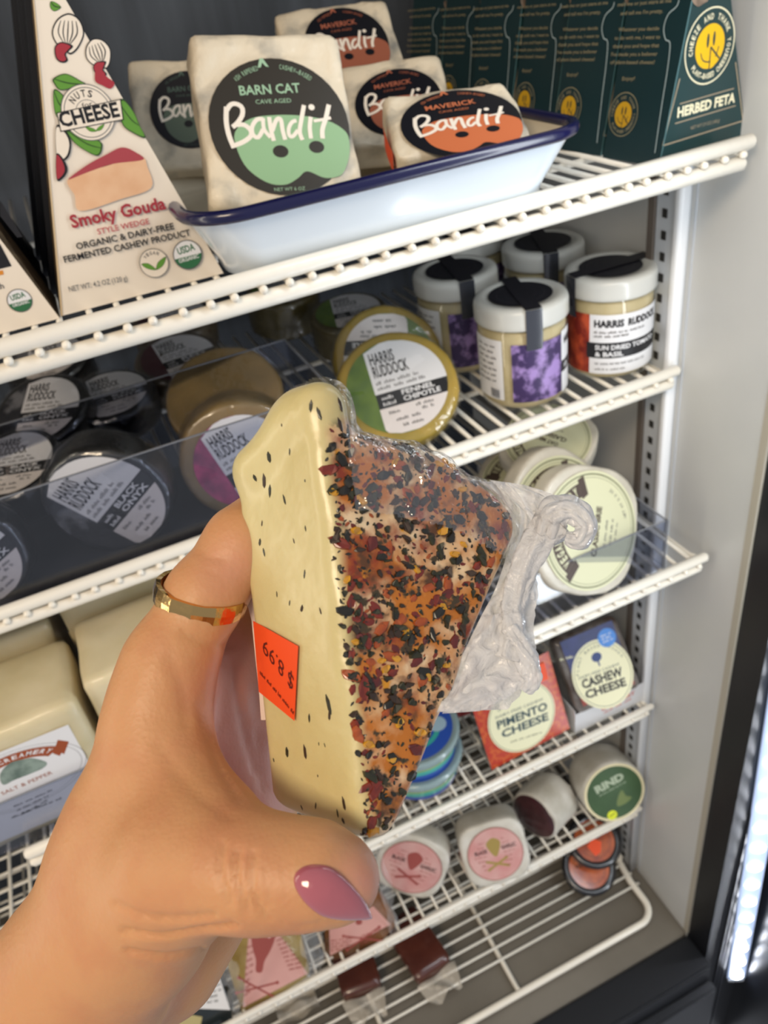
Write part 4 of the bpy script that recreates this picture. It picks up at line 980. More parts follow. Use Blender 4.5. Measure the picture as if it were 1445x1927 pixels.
P.poly(P.cs([(440, 335), (545, 330), (697, 540), (412, 690)]), PINKT); skull(P, 500, 390, .95, INKR, PINKT, .12)
for j in range(8): P.cwords((432-2*j, 430+30*j), (470-3*j, 415+29*j), 9, INKR, j); P.cwords((560+8*j, 400+18*j), (600+12*j, 385+18*j), 9, INKR, j+20)
lp(P, 'label', t, T4)
T5 = euler_frame(on(690, 1778, 2, Z5+.004), az=-20, el=32)
t, P = slab('wedge_pack', 'wedge pack with pink label below the thumbnail, skull covered by the thumb', 'cheese', T5, C4, [(770, 250), (1010, 200), (1085, 330), (1000, 430), (770, 500)], .026, mat('pack_amber', '#8a5a34', .35, color2='#6e4526', nscale=40, coat=.7), 'wedge packs with pink skull labels')
P.poly(P.cs([(790, 300), (985, 245), (1060, 325), (795, 462)]), PINKT); skull(P, 890, 190, .9, INKR, PINKT, -.25)
for j in range(4): P.cwords((800, 400+14*j), (900-8*j, 385+14*j), 8, INKR, j); P.cwords((930, 380+12*j), (1020-8*j, 345+14*j), 8, INKR, j+5)
lp(P, 'label', t, T5)
T6 = euler_frame(on(400, 1925, 2, Z5+.004), az=-10, el=42)
t, P = slab('black_tray_pack', 'black tray pack with a crumpled white label, under the wrist', 'cheese', T6, C4, [(30, 700), (60, 560), (285, 490), (362, 690), (350, 900), (0, 900)], .03, mat('pack_charcoal', '#1c2426', .3, coat=.6))
P.poly(P.cs([(110, 620), (300, 530), (358, 700), (120, 690)]), PAPERW); [P.cwords((140, 640+16*j), (320, 590+24*j), 12, PRINTK, j) for j in range(4)]
P.poly(P.cs([(110, 760), (150, 715), (235, 730), (225, 775), (120, 790)]), mat('ink_straw', '#b7ab78', .5))
lp(P, 'label', t, T6)
def film_fold(pts, w, label, seed, m):
    q = spline(pts, 24); v = []; f = []
    rr = random.Random(seed); nu = 7
    side = np.array([.9, .25, 0])
    for i, p in enumerate(q):
        for j in range(nu):
            s = (j/(nu-1)-.5)*w*(1+.3*sin(i*.7+seed)); v.append(tuple(p+side*s+np.array([0, -1, .3])*(.004*sin(j*2.2+i*.55+seed)+.002*sin(i*1.7+j))))
    for i in range(len(q)-1):
        for j in range(nu-1): f.append((i*nu+j, i*nu+j+1, (i+1)*nu+j+1, (i+1)*nu+j))
    o = mesh('plastic_wrap', v, f, m, None, True); tag(o, label, 'wrap'); return o
GF = film_mat('wrap_glossy', fac=.14, rough=.14, bump=.5, bscale=60, fres=1.3)
film_fold([on(705, 1580, 1, .56), on(722, 1650, 1, .55), on(735, 1720, 1, .55), on(745, 1760, 1, .555)], .016, 'glossy clear wrap fold beside the tilted pink label', 1, GF)
film_fold([on(572, 1735, 1, .56), on(590, 1790, 1, .55), on(592, 1830, 1, .55)], .028, 'shiny wrap edge between the two skull packs', 2, GF)
film_fold([on(415, 1800, 1, .57), on(440, 1850, 1, .555), on(450, 1900, 1, .55)], .022, 'shiny wrap edge between the black tray pack and the skull pack', 3, GF)

# ------------------------------------------------------------------ floor rack items
DKP = mat('tub_black', '#18181d', .25, coat=.7); ORL = mat('label_amber', '#8a3414', .35, color2='#bd5a1e', nscale=45, coat=.6)
RZ = .0185
for k, (px, py, z, lab) in enumerate(((1108, 1632, RZ+.033, 'lower black tub with an orange label, in the corner of the floor rack'), (1118, 1582, RZ+.070, 'upper black tub with orange label and bright sticker, stacked in the corner'))):
    T = euler_frame(on(px, py, 2, z), az=-14, el=66)
    t = thing('black_tub', lab, 'tub', T, 'two black tubs in the corner of the floor rack')
    lathe('body', drum_prof(.0395, .026, .003), DKP, t, seg=40); lathe('lid_rim', [(.031, -.001), (.0405, -.004), (.0415, .001), (.036, .0028), (.031, .001)], DKP, t, seg=40, cap=False)
    P = Print(T, z0=.001); P.disc(0, 0, .031, ORL); P.ring(0, 0, .024, .0245, DKP); P.words((-.02, .002), (.02, .002), .006, DKP, k)
    if k: P.poly([(-.014, -.006), (-.002, .004), (.010, -.004), (.004, -.018), (-.006, -.022)], mat('sticker_orange', ''))
    P.build('label', t)
MAR = mat('bar_maroon', '#4a1c12', .35, color2='#5c2a1c', nscale=30, coat=.7); CRM = film_mat('bar_wrap', tint='#d8cfc0', fac=.5, rough=.25, bump=.9, bscale=70)
for k, (px, py, rot, lab) in enumerate(((785, 1785, 98, 'dark maroon wrapped bar under the lowest shelf rail, nearest the centre rod'), (668, 1815, 84, 'dark maroon wrapped bar lying left of the other bar on the floor rack'))):
    T = Matrix.Translation(Vector(on(px, py, 2, RZ).tolist())) @ Matrix.Rotation(rd(rot), 4, 'Z')
    t = thing('wrapped_bar', lab, 'bar', T, 'maroon bars on the floor rack')
    rbox('bar', (-.05, -.030, 0), (.05, .030, .026), .007, MAR, t, n=8, na=.0015, seed=k)
    v, f = quadg(10, 8, lambda a, b: (-.052-.030*a, (-.033+.066*b)*(1-.25*a), .012+.010*sin(b*9+a*4)*(.4+a)-.006*a)); mesh('wrapper_end', v, f, CRM, t, True)
T = Matrix.Translation(Vector(on(560, 1895, 2, RZ).tolist()))
t = thing('crumpled_wrapper', 'crumpled pale wrapper on the floor rack near the skull pack', 'wrapper', T)
v, f = quadg(12, 10, lambda a, b: (-.03+.06*a, -.02+.04*b, .006+.006*sin(a*9+b*5)+.004*cos(b*13))); mesh('sheet', v, f, CRM, t, True)
# ------------------------------------------------------------------ hand and held wedge
def pc(px, py, d):
    """pixel and depth to camera axes (right, up, back)"""
    return np.array([(px-722.5)/FPX*d, -(py-963.5)/FPX*d, -d])
def to_world(v): return CAM + np.asarray(v) @ MB
def surface_nets(sdf, lo, hi, h):
    ax = [np.arange(lo[i], hi[i]+h, h, dtype=np.float32) for i in range(3)]
    X, Y, Z = np.meshgrid(*ax, indexing='ij', sparse=True)
    V = sdf(X, Y, Z).astype(np.float32); ins = V < 0; sh = V.shape
    cnt = np.zeros([s-1 for s in sh], np.int8)
    for a in (0, 1):
        for b in (0, 1):
            for c in (0, 1): cnt += ins[a:sh[0]-1+a, b:sh[1]-1+b, c:sh[2]-1+c]
    act = (cnt > 0) & (cnt < 8); idx = np.full(act.shape, -1, np.int64); C = np.argwhere(act); idx[act] = np.arange(len(C))
    pos = np.zeros((len(C), 3)); num = np.zeros(len(C))
    cs = [(a, b, c) for a in (0, 1) for b in (0, 1) for c in (0, 1)]
    for p in cs:
        for k in range(3):
            if p[k]: continue
            q = list(p); q[k] = 1
            A = V[C[:, 0]+p[0], C[:, 1]+p[1], C[:, 2]+p[2]]; B = V[C[:, 0]+q[0], C[:, 1]+q[1], C[:, 2]+q[2]]
            m_ = (A < 0) != (B < 0); t = np.where(m_, A/np.where(A-B == 0, 1, A-B), 0)
            e = np.array(p, float)[None].repeat(len(C), 0); e[:, k] += t
            pos += e*m_[:, None]; num += m_
    v = np.array(lo)+(C+pos/num[:, None])*h
    F = []
    for k in range(3):
        i, j = (k+1) % 3, (k+2) % 3
        sl0 = [slice(None)]*3; sl1 = [slice(None)]*3; sl0[k] = slice(0, -1); sl1[k] = slice(1, None)
        a = ins[tuple(sl0)]; b = ins[tuple(sl1)]; E = np.argwhere(a != b)
        E = E[(E[:, i] > 0) & (E[:, j] > 0) & (E[:, i] < sh[i]-1) & (E[:, j] < sh[j]-1)]
        s = a[tuple(E.T)]
        def g(di, dj):
            c = E.copy(); c[:, i] += di; c[:, j] += dj; return idx[tuple(c.T)]
        q = np.stack([g(-1, -1), g(0, -1), g(0, 0), g(-1, 0)], 1); q[~s] = q[~s][:, ::-1]; F.append(q)
    return v, np.concatenate(F)
def smin(a, b, k):
    h = np.clip(.5+.5*(b-a)/k, 0, 1); return b+(a-b)*h-k*h*(1-h)
def cone(X, Y, Z, a, b, ra, rb):
    d = b-a; L = float(d@d); t = np.clip(((X-a[0])*d[0]+(Y-a[1])*d[1]+(Z-a[2])*d[2])/L, 0, 1)
    return np.sqrt((X-a[0]-t*d[0])**2+(Y-a[1]-t*d[1])**2+(Z-a[2]-t*d[2])**2)-(ra+(rb-ra)*t)
def nets_mesh(name, v, F, mt, parent):
    """v in camera axes"""
    o = mesh(name, to_world(v), F, mt, None, True); 
    if parent is not None: o.parent = parent
    return o
HAND = [  # chains of (px, py, depth, radius mm), blend mm
    ([(-250, 2330, .205, 27), (20, 2010, .198, 23.3), (145, 1848, .192, 20.5), (250, 1735, .184, 17.5), (350, 1622, .171, 14.2), (425, 1628, .165, 12.0), (490, 1640, .162, 11.0), (545, 1643, .161, 9.8), (600, 1645, .160, 9.3), (640, 1655, .160, 7.9)], 6),
    ([(150, 1848, .192, 18), (207, 1640, .188, 14.0), (281, 1425, .188, 11.6), (322, 1248, .191, 10.4)], 9),
    ([(318, 1248, .191, 10.4), (386, 1122, .194, 9.2), (458, 1024, .199, 9.2), (500, 990, .205, 8.7), (560, 972, .213, 8.2), (640, 1000, .222, 7.4)], 5),
    ([(290, 1340, .188, 9.5), (325, 1440, .183, 9.0), (395, 1540, .174, 8.5)], 9),
    ([(262, 1570, .187, 15.5), (345, 1600, .178, 14)], 10),
    ([(210, 1780, .202, 15), (400, 1280, .212, 11.5), (505, 1105, .229, 9.3), (620, 1085, .231, 8.3), (700, 1110, .227, 7.5)], 6),
    ([(250, 1790, .210, 16), (455, 1345, .224, 11.5), (560, 1200, .240, 9), (660, 1185, .239, 8), (730, 1200, .232, 7.3)], 6),
    ([(300, 1790, .214, 18), (440, 1600, .218, 14), (515, 1420, .232, 11), (600, 1300, .246, 8), (680, 1295, .241, 7.2), (740, 1300, .234, 6.5)], 6),
    ([(330, 1300, .203, 9), (420, 1420, .214, 10), (440, 1560, .212, 12)], 10),
]
def hand_sdf(X, Y, Z):
    D = None
    for ch, k in HAND:
        P = [pc(*c[:3]) for c in ch]; d = None
        for i in range(len(ch)-1):
            e = cone(X, Y, Z, P[i], P[i+1], ch[i][3]/1000, ch[i+1][3]/1000)
            d = e if d is None else smin(d, e, .004)
        D = d if D is None else smin(D, d, k/1000)
    return D
pts = np.array([pc(*c[:3]) for ch, _ in HAND for c in ch])
lo = pts.min(0)-.030; hi = pts.max(0)+.030; lo[0] = max(lo[0], -.170); lo[1] = max(lo[1], -.215)
HV, HF = surface_nets(hand_sdf, lo, hi, .00105)
CREASE = [([(418, 1588), (412, 1625), (420, 1665), (432, 1700)], .75, 3.6), ([(446, 1600), (442, 1640), (452, 1680), (466, 1716)], 1.1, 3.8), ([(474, 1604), (470, 1650), (484, 1700), (500, 1728)], .9, 3.8),
          ([(500, 1620), (498, 1660), (505, 1700)], .3, 3.5), ([(230, 1752), (300, 1762), (370, 1752), (440, 1742)], 1.2, 3.4), ([(240, 1790), (310, 1800), (380, 1788)], .9, 3.8), ([(215, 1700), (270, 1722), (330, 1728), (400, 1722)], .8, 3.8),
          ([(300, 1400), (330, 1450), (380, 1500), (430, 1535)], .35, 10), ([(560, 1745), (600, 1738)], .3, 4), ([(345, 1190), (400, 1215), (440, 1212)], .5, 5), ([(380, 1330), (410, 1420), (450, 1500)], .5, 10), ([(440, 1250), (455, 1350), (480, 1450)], .7, 7),
          ([(380, 1040), (400, 1052), (425, 1050)], .25, 4), ([(395, 1075), (420, 1085)], .2, 4), ([(320, 1240), (345, 1300), (350, 1360)], .4, 9), ([(485, 1380), (495, 1480)], .6, 8)]
hw_ = to_world(HV); hpx, hpy = proj(hw_)
# vertex normals
def vnormals(V, Fq):
    n = np.cross(V[Fq[:, 2]]-V[Fq[:, 0]], V[Fq[:, 3]]-V[Fq[:, 1]]); N = np.zeros_like(V)
    for k in range(4): np.add.at(N, Fq[:, k], n)
    return N/np.maximum(np.linalg.norm(N, axis=1), 1e-12)[:, None]
HN = vnormals(HV, HF)
if (HN*(HV-HV.mean(0))).sum() < 0: HF = HF[:, ::-1]; HN = -HN
face = HN[:, 2] > .05
disp = np.zeros(len(HV))
for pts_, dep, w in CREASE:
    Q = spline(pts_, 22); m_ = np.full(len(HV), 1e9)
    for i in range(len(Q)-1):
        a, b = Q[i], Q[i+1]; d = b-a; L = d@d+1e-9; t = np.clip(((hpx-a[0])*d[0]+(hpy-a[1])*d[1])/L, 0, 1)
        m_ = np.minimum(m_, np.hypot(hpx-a[0]-t*d[0], hpy-a[1]-t*d[1])+ (0 if w > 6 else 0))
    disp -= np.where(face, dep*.001*np.exp(-(m_/(w*1.5))**2), 0)
HV = HV+HN*disp[:, None]
# tendon and nail-fold relief
def skin_mat():
    m = bpy.data.materials.new('skin'); m.use_nodes = True; nt = m.node_tree; b = nt.nodes['Principled BSDF']; N = nt.nodes.new; L = nt.links.new
    b.inputs['Roughness'].default_value = .46; b.inputs['Specular IOR Level'].default_value = .42
    b.inputs['Subsurface Weight'].default_value = .35; b.inputs['Subsurface Scale'].default_value = .004; b.inputs['Subsurface Radius'].default_value = (1, .35, .18)
    at = N('ShaderNodeAttribute'); at.attribute_name = 'pink'
    c1 = N('ShaderNodeMix'); c1.data_type = 'RGBA'; c1.inputs[6].default_value = lin('#d09a6c'); c1.inputs[7].default_value = lin('#d79a8c'); L(at.outputs['Fac'], c1.inputs[0])
    tc = N('ShaderNodeTexCoord'); n = N('ShaderNodeTexNoise'); n.inputs['Scale'].default_value = 70; n.inputs['Detail'].default_value = 5; L(tc.outputs['Object'], n.inputs['Vector'])
    c2 = N('ShaderNodeMix'); c2.data_type = 'RGBA'; c2.inputs[7].default_value = lin('#c27e5c'); r = N('ShaderNodeMapRange'); r.inputs[1].default_value = .45; r.inputs[2].default_value = .8; r.inputs[4].default_value = .6
    L(n.outputs['Fac'], r.inputs[0]); L(r.outputs[0], c2.inputs[0]); L(c1.outputs[2], c2.inputs[6]); L(c2.outputs[2], b.inputs['Base Color'])
    v = N('ShaderNodeTexVoronoi'); v.inputs['Scale'].default_value = 900; L(tc.outputs['Object'], v.inputs['Vector'])
    n2 = N('ShaderNodeTexNoise'); n2.inputs['Scale'].default_value = 260; n2.inputs['Detail'].default_value = 4; L(tc.outputs['Object'], n2.inputs['Vector'])
    a = N('ShaderNodeMath'); a.operation = 'MULTIPLY_ADD'; a.inputs[1].default_value = .35; L(v.outputs['Distance'], a.inputs[0]); L(n2.outputs['Fac'], a.inputs[2])
    bp = N('ShaderNodeBump'); bp.inputs['Strength'].default_value = .28; bp.inputs['Distance'].default_value = .0006; L(a.outputs[0], bp.inputs['Height']); L(bp.outputs[0], b.inputs['Normal'])
    return m
HT = Matrix.Translation(Vector(to_world(pc(145, 1848, .192)).tolist()))
hand = bpy.data.objects.new('hand', None); COL.objects.link(hand); hand.matrix_world = HT
tag(hand, 'left hand and wrist holding up the wrapped cheese wedge, thumb across its point', 'person')
hv = to_world(HV)-np.array(HT.translation)
ho = mesh('skin', hv, HF, skin_mat(), hand, True)
# palm side is pinker skin
palm = np.full(len(HV), 1e9)
for a, b in (((400, 1280, .205), (250, 1790, .205)), ((455, 1345, .218), (430, 1560, .206)), ((330, 1300, .198), (440, 1560, .206))):
    A, B = pc(*a), pc(*b); d = B-A; t = np.clip(((HV-A)@d)/(d@d), 0, 1); palm = np.minimum(palm, np.linalg.norm(HV-A-t[:, None]*d, axis=1))
pink = np.clip((.020-palm)/.008, 0, 1)*np.clip((hpx-270)/60, 0, 1)
def dn_(c, r): return np.clip(1-np.hypot(hpx-c[0], hpy-c[1])/r, 0, 1)
pink = np.clip(np.maximum(pink, np.maximum(.8*dn_((690, 1660), 90), .5*dn_((440, 1080), 90))), 0, 1)
at = ho.data.attributes.new('pink', 'FLOAT', 'POINT'); at.data.foreach_set('value', pink.astype(np.float32))
from mathutils.bvhtree import BVHTree
hbvh = BVHTree.FromPolygons([tuple(p) for p in to_world(HV)], [tuple(int(i) for i in f) for f in HF])
def hit(bvh, px, py):
    d = Vector(ray(px, py).tolist()).normalized(); return bvh.ray_cast(Vector(CAM.tolist()), d)
# thumbnail: a smooth quadratic shell fitted to the thumb under its outline
NO = [(553, 1662), (556, 1642), (572, 1629), (595, 1625), (620, 1630), (642, 1646), (664, 1668), (684, 1692), (699, 1722), (697, 1730), (670, 1732), (635, 1731), (605, 1724), (580, 1706), (562, 1684)]
rows = []; rhs = []
for a in range(560, 690, 8):
    for c in range(1635, 1725, 8):
        h_ = hit(hbvh, a, c)
        if h_[0] is not None:
            dd = -((np.array(h_[0])-CAM)@MB.T)[2]
            if dd < .168: x_, y_ = (a-620)/60, (c-1680)/50; rows.append([1, x_, y_, x_*x_, x_*y_, y_*y_]); rhs.append(dd)
co = np.linalg.lstsq(np.array(rows), np.array(rhs), rcond=None)[0]
out = []
K = len(NO)
for j in range(60):
    x_ = j*K/60; i = int(x_); t = x_-i; p0, p1, p2, p3 = (np.array(NO[(i+k) % K], float) for k in (-1, 0, 1, 2))
    out.append(.5*((2*p1)+(-p0+p2)*t+(2*p0-5*p1+4*p2-p3)*t*t+(-p0+3*p1-3*p2+p3)*t**3))
cen = np.array([622., 1680.]); nv = []; nf = []
lev = [(0, .0013), (.35, .00125), (.6, .00115), (.8, .0010), (.93, .0007), (1, .0001), (1.0, -.0008)]
for s_, e_ in lev:
    for p in out:
        q = cen+(p-cen)*max(s_, .01); x_, y_ = (q[0]-620)/60, (q[1]-1680)/50
        d_ = np.array([1, x_, y_, x_*x_, x_*y_, y_*y_])@co; d_ = min(d_, .1655); nv.append(to_world(pc(q[0], q[1], d_-e_)))
for a in range(len(lev)-1):
    for j in range(60): nf.append((a*60+j, a*60+(j+1) % 60, (a+1)*60+(j+1) % 60, (a+1)*60+j))
nf.append(tuple(range(60))[::-1])
nv = np.array(nv)-np.array(HT.translation)
NAILM = mat('nail_polish', '#b0606c', .12, coat=1, bump=.12, bscale=160)
no_ = mesh('thumbnail', nv, [f[::-1] for f in nf], NAILM, hand, True); no_['label'] = 'pointed thumbnail with glossy dusty-pink polish'
# ring
c0 = to_world(pc(379, 1121, .194)); axd = MB.T @ np.array([.24, .92, .27]); axd /= np.linalg.norm(axd)
xx = np.cross(axd, [0, 0, 1]); xx /= np.linalg.norm(xx); TR = frame(np.array([xx, np.cross(axd, xx), axd]).T, c0)
rg = thing('gold_ring', 'gold hammered band ring on the index finger', 'ring', TR)
GOLDM = mat('gold', '#d8b072', .16, metal=1, bump=.22, bscale=150)
v = []; f = []; n = 26
for i in range(n):
    a = 2*pi*i/n; w_ = .00225*(1+.04*sin(i*2.3)); ro = .01125+.00008*sin(i*3.1)
    for r_, z_ in ((ro, -w_), (ro+.0003, 0), (ro, w_), (.0101, w_), (.0101, -w_)): v.append((r_*cos(a), r_*sin(a), z_))
for i in range(n):
    for k in range(5): f.append((i*5+k, ((i+1) % n)*5+k, ((i+1) % n)*5+(k+1) % 5, i*5+(k+1) % 5))
rb_ = mesh('band', v, f, GOLDM, rg)
# ---- wedge
A_, B_, C_ = pc(598, 800, .172), pc(690, 1614, .168), pc(990, 972, .195); A2, B2 = pc(434, 860, .195), pc(510, 1582, .190)
BR = pc(757, 1560, .1712)
nf_ = np.cross(C_-B_, A_-B_); nf_ /= np.linalg.norm(nf_); nf_ *= np.sign(nf_[2])
tv = ((A2-A_)+(B2-B_))/2; thick = abs(tv@nf_)
ns_ = np.cross(A_-B_, tv); ns_ /= np.linalg.norm(ns_); ns_ *= -np.sign(ns_@(C_-B_))
nr_ = np.cross(C_-BR, nf_); nr_ /= np.linalg.norm(nr_); nr_ *= -np.sign(nr_@(A_-BR))
mid = (A_+C_)/2-B_; mid /= np.linalg.norm(mid)
RA, RC = np.linalg.norm(A_-B_), np.linalg.norm(C_-B_)
def wnoise(X, Y, Z, s, seed):
    return (np.sin(X*s+seed)*np.sin(Y*s*1.3+2*seed)+np.sin(Z*s*1.1+seed*1.7)*np.sin((X+Y)*s*.7+.5*seed))*.5
def cheese_sdf(X, Y, Z):
    def pl(n, o): return (X-o[0])*n[0]+(Y-o[1])*n[1]+(Z-o[2])*n[2]
    k = .0045
    def smax(a, b, k=k): return -smin(-a, -b, k)
    f1 = pl(nf_, A_)+.0006*wnoise(X, Y, Z, 260, 1); f2 = -pl(nf_, A_)-thick
    s1 = pl(ns_, (A_+B_)/2)-.0003*wnoise(X, Y, Z, 120, 3)-.0002; s2 = pl(nr_, BR)+.0005*wnoise(X, Y, Z, 160, 2)
    dx, dy, dz = X-B_[0], Y-B_[1], Z-B_[2]; h = dx*nf_[0]+dy*nf_[1]+dz*nf_[2]
    rr = np.sqrt(np.maximum((dx-h*nf_[0])**2+(dy-h*nf_[1])**2+(dz-h*nf_[2])**2, 1e-12))
    cu = (dx*(A_-B_)[0]+dy*(A_-B_)[1]+dz*(A_-B_)[2])/RA/rr
    tt = np.clip((1-cu)/(1-((C_-B_)@(A_-B_))/RA/RC), 0, 1)
    top = rr-(RA*(1-tt)+RC*tt)-.0012*wnoise(X, Y, Z, 170, 5)+(-h/thick)*.0015
    bot = -(dx*mid[0]+dy*mid[1]+dz*mid[2])+.0030
    d = smax(smax(s1, f1, .0035), smax(s2, f2, .004)); d = smax(d, top, .007); d = smax(d, bot, .004)
    a = pc(603, 768, .1795); a2 = pc(560, 790, .186)
    b = cone(X, Y, Z, a, a2, .0058, .0052); d = smin(d, b, .007)
    b = cone(X, Y, Z, pc(566, 786, .184), pc(486, 876, .192), .0052, .0048); d = smin(d, b, .006)
    return d
cp_ = np.array([A_, B_, C_, A2, B2, A_-nf_*thick, C_-nf_*thick, B_-nf_*thick])
CV, CF = surface_nets(cheese_sdf, cp_.min(0)-.012, cp_.max(0)+.012, .0008)
CN = vnormals(CV, CF)
if (CN*(CV-CV.mean(0))).sum() < 0: CF = CF[:, ::-1]; CN = -CN
WT = Matrix.Translation(Vector(to_world(B_).tolist())); WO = np.array(WT.translation)
wd = bpy.data.objects.new('cheese_wedge', None); COL.objects.link(wd); wd.matrix_world = WT
tag(wd, 'plastic-wrapped cheese wedge coated in herbs and chili, held up in the hand', 'cheese')
def cheese_mat():
    m = bpy.data.materials.new('herbed_cheese'); m.use_nodes = True; nt = m.node_tree; b = nt.nodes['Principled BSDF']; N = nt.nodes.new; L = nt.links.new
    b.inputs['Roughness'].default_value = .38; b.inputs['Coat Weight'].default_value = .38; b.inputs['Coat Roughness'].default_value = .2
    b.inputs['Subsurface Weight'].default_value = .25; b.inputs['Subsurface Scale'].default_value = .003; b.inputs['Subsurface Radius'].default_value = (1, .7, .35)
    tc = N('ShaderNodeTexCoord')
    def nz(s, d=4, off=0):
        mp = N('ShaderNodeMapping'); mp.inputs['Location'].default_value = (off, off*2, off*3); L(tc.outputs['Object'], mp.inputs[0])
        n = N('ShaderNodeTexNoise'); n.inputs['Scale'].default_value = s; n.inputs['Detail'].default_value = d; L(mp.outputs[0], n.inputs['Vector']); return n.outputs['Fac']
    def rng_(x, a, c, lo=0, hi=1):
        r = N('ShaderNodeMapRange'); r.inputs[1].default_value = a; r.inputs[2].default_value = c; r.inputs[3].default_value = lo; r.inputs[4].default_value = hi; L(x, r.inputs[0]); return r.outputs[0]
    def mixc(f, a, c):
        x = N('ShaderNodeMix'); x.data_type = 'RGBA'; L(f, x.inputs[0])
        for i, q in ((6, a), (7, c)):
            if isinstance(q, str): x.inputs[i].default_value = lin(q)
            else: L(q, x.inputs[i])
        return x.outputs[2]
    base = mixc(rng_(nz(45), .3, .7), '#d9cd98', '#cfc088')
    coat = mixc(rng_(nz(150, 3), .35, .65), '#f0d9b4', '#e2bb8c')
    coat = mixc(rng_(nz(80, 6, 3), .40, .56), coat, '#c4761f')
    coat = mixc(rng_(nz(110, 6, 7), .50, .66), coat, '#8e3616')
    coat = mixc(rng_(nz(130, 5, 21), .56, .66), coat, '#5d3a1c')
    coat = mixc(rng_(nz(260, 4, 31), .57, .63), coat, '#45381f')
    coat = mixc(rng_(nz(170, 4, 11), .62, .70), coat, '#e09a1c')
    at = N('ShaderNodeAttribute'); at.attribute_name = 'coating'
    L(mixc(at.outputs['Fac'], base, coat), b.inputs['Base Color'])
    bp = N('ShaderNodeBump'); bp.inputs['Strength'].default_value = .35; bp.inputs['Distance'].default_value = .0012; L(nz(190, 3, 5), bp.inputs['Height']); L(bp.outputs[0], b.inputs['Normal'])
    bp2 = N('ShaderNodeBump'); bp2.inputs['Strength'].default_value = .5; bp2.inputs['Distance'].default_value = .0012; L(nz(75, 3, 9), bp2.inputs['Height']); L(bp2.outputs[0], b.inputs['Coat Normal'])
    return m
co_ = mesh('cheese', to_world(CV)-WO, CF, cheese_mat(), wd, True)
fd = (CV-A_)@nf_; sd = (CV-(A_+B_)/2)@ns_
rel = CV-B_; hh_ = rel@nf_; rr_n = np.linalg.norm(rel-hh_[:, None]*nf_, axis=1)
cpx_, cpy_ = proj(to_world(CV)); topcl = np.clip((cpy_-(800-.5*(cpx_-600)))/25, 0, 1)+np.clip((cpx_-655)/20, 0, 1)
coatv = np.clip((fd+.0042)/.0022, 0, 1)*np.clip((-sd-.0012)/.0022, 0, 1)
topc = np.clip((rr_n-(RC*.5+RA*.5)+.006)/.004, 0, 1)*np.clip((-sd-.006)/.006, 0, 1)
at = co_.data.attributes.new('coating', 'FLOAT', 'POINT'); at.data.foreach_set('value', (np.maximum(coatv, topc)*np.clip(topcl, 0, 1)).astype(np.float32))
cbvh = BVHTree.FromPolygons([tuple(p) for p in to_world(CV)], [tuple(int(i) for i in f) for f in CF])
# flakes pressed onto the face
HERB = [mat('herb_dark', '#201f18', .45, coat=.35), mat('herb_green', '#34351d', .45, coat=.3, color2='#232317', nscale=300), mat('herb_brown', '#38281b', .45, coat=.35)]
CHIL = [mat('chili_red', '#6e1c12', .35, coat=.6, color2='#8c3318', nscale=300, sss=.3), mat('chili_orange', '#b4561c', .35, coat=.6, color2='#92401a', nscale=300, sss=.4), mat('chili_maroon', '#571a18', .35, coat=.6, color2='#74261a', nscale=300, sss=.3)]
SEED = mat('chili_seed', '#d99a2c', .3, coat=.8, sss=.4)
def flake_geo(r, n, th, jag, seed):
    q = random.Random(seed); v = []; off = q.random()*6
    for zz in (-th*.5, th):
        for i in range(n):
            a = 2*pi*i/n+q.uniform(-.25, .25) if zz < 0 else None
            if zz < 0: v.append([r*q.uniform(1-jag, 1)*cos(a), r*q.uniform(1-jag, 1)*.72*sin(a), zz])
            else: p = v[i]; v.append([p[0]*.88, p[1]*.88, zz*(.7+.5*sin(i*2+off))])
    f = [tuple(range(n, 2*n))]+[(i, (i+1) % n, n+(i+1) % n, n+i) for i in range(n)]
    return v, f
def flake_mesh(nm, k, r, n, th, jag, mt):
    v, f = flake_geo(r, n, th, jag, k); me = bpy.data.meshes.new(nm); me.from_pydata(v, [], f); me.materials.append(mt); me.update(); return me
HM = [flake_mesh('herb_flake', i, .00145, 7, .0004, .55, HERB[i % 3]) for i in range(9)]
CM = [flake_mesh('chili_flake', 30+i, .0020, 9, .00035, .4, CHIL[i % 3]) for i in range(7)]
SM = [flake_mesh('seed', 60+i, .0012, 9, .0008, .12, SEED) for i in range(3)]
DM = [flake_mesh('dill_fleck', 80+i, .0010, 6, .00015, .3, HERB[1+i % 2]) for i in range(3)]
def on_surface(px, py, side=False):
    h_ = hit(cbvh, px, py)
    if h_[0] is None: return None
    n = (MB @ np.array(h_[1]))
    return h_
def place_flake(me, name, px, py, sc, stretch=1, ang=None, lift=.0, along=False):
    h_ = on_surface(px, py)
    if h_ is None: return None
    z = h_[1]; x = z.orthogonal().normalized(); x = Matrix.Rotation(rng.uniform(0, 6.28) if ang is None else ang, 3, z) @ x; y = z.cross(x)
    if along: x = Vector((MB.T @ (A_-B_)).tolist()); x = (x-z*x.dot(z)).normalized(); x = Matrix.Rotation(rng.uniform(-.35, .35), 3, z) @ x; y = z.cross(x)
    z2 = z.copy() if along else (z+x*rng.uniform(-.2, .2)+y*rng.uniform(-.2, .2)).normalized(); x = (x-z2*x.dot(z2)).normalized(); y = z2.cross(x)
    R3 = Matrix((x, y, z2)).transposed(); o = bpy.data.objects.new(name, me); COL.objects.link(o); o.parent = wd
    T = Matrix.Translation(h_[0]+z*lift-Vector(WO.tolist())) @ R3.to_4x4() @ Matrix.Diagonal((sc*stretch, sc, sc, 1)); o.matrix_basis = T; return o
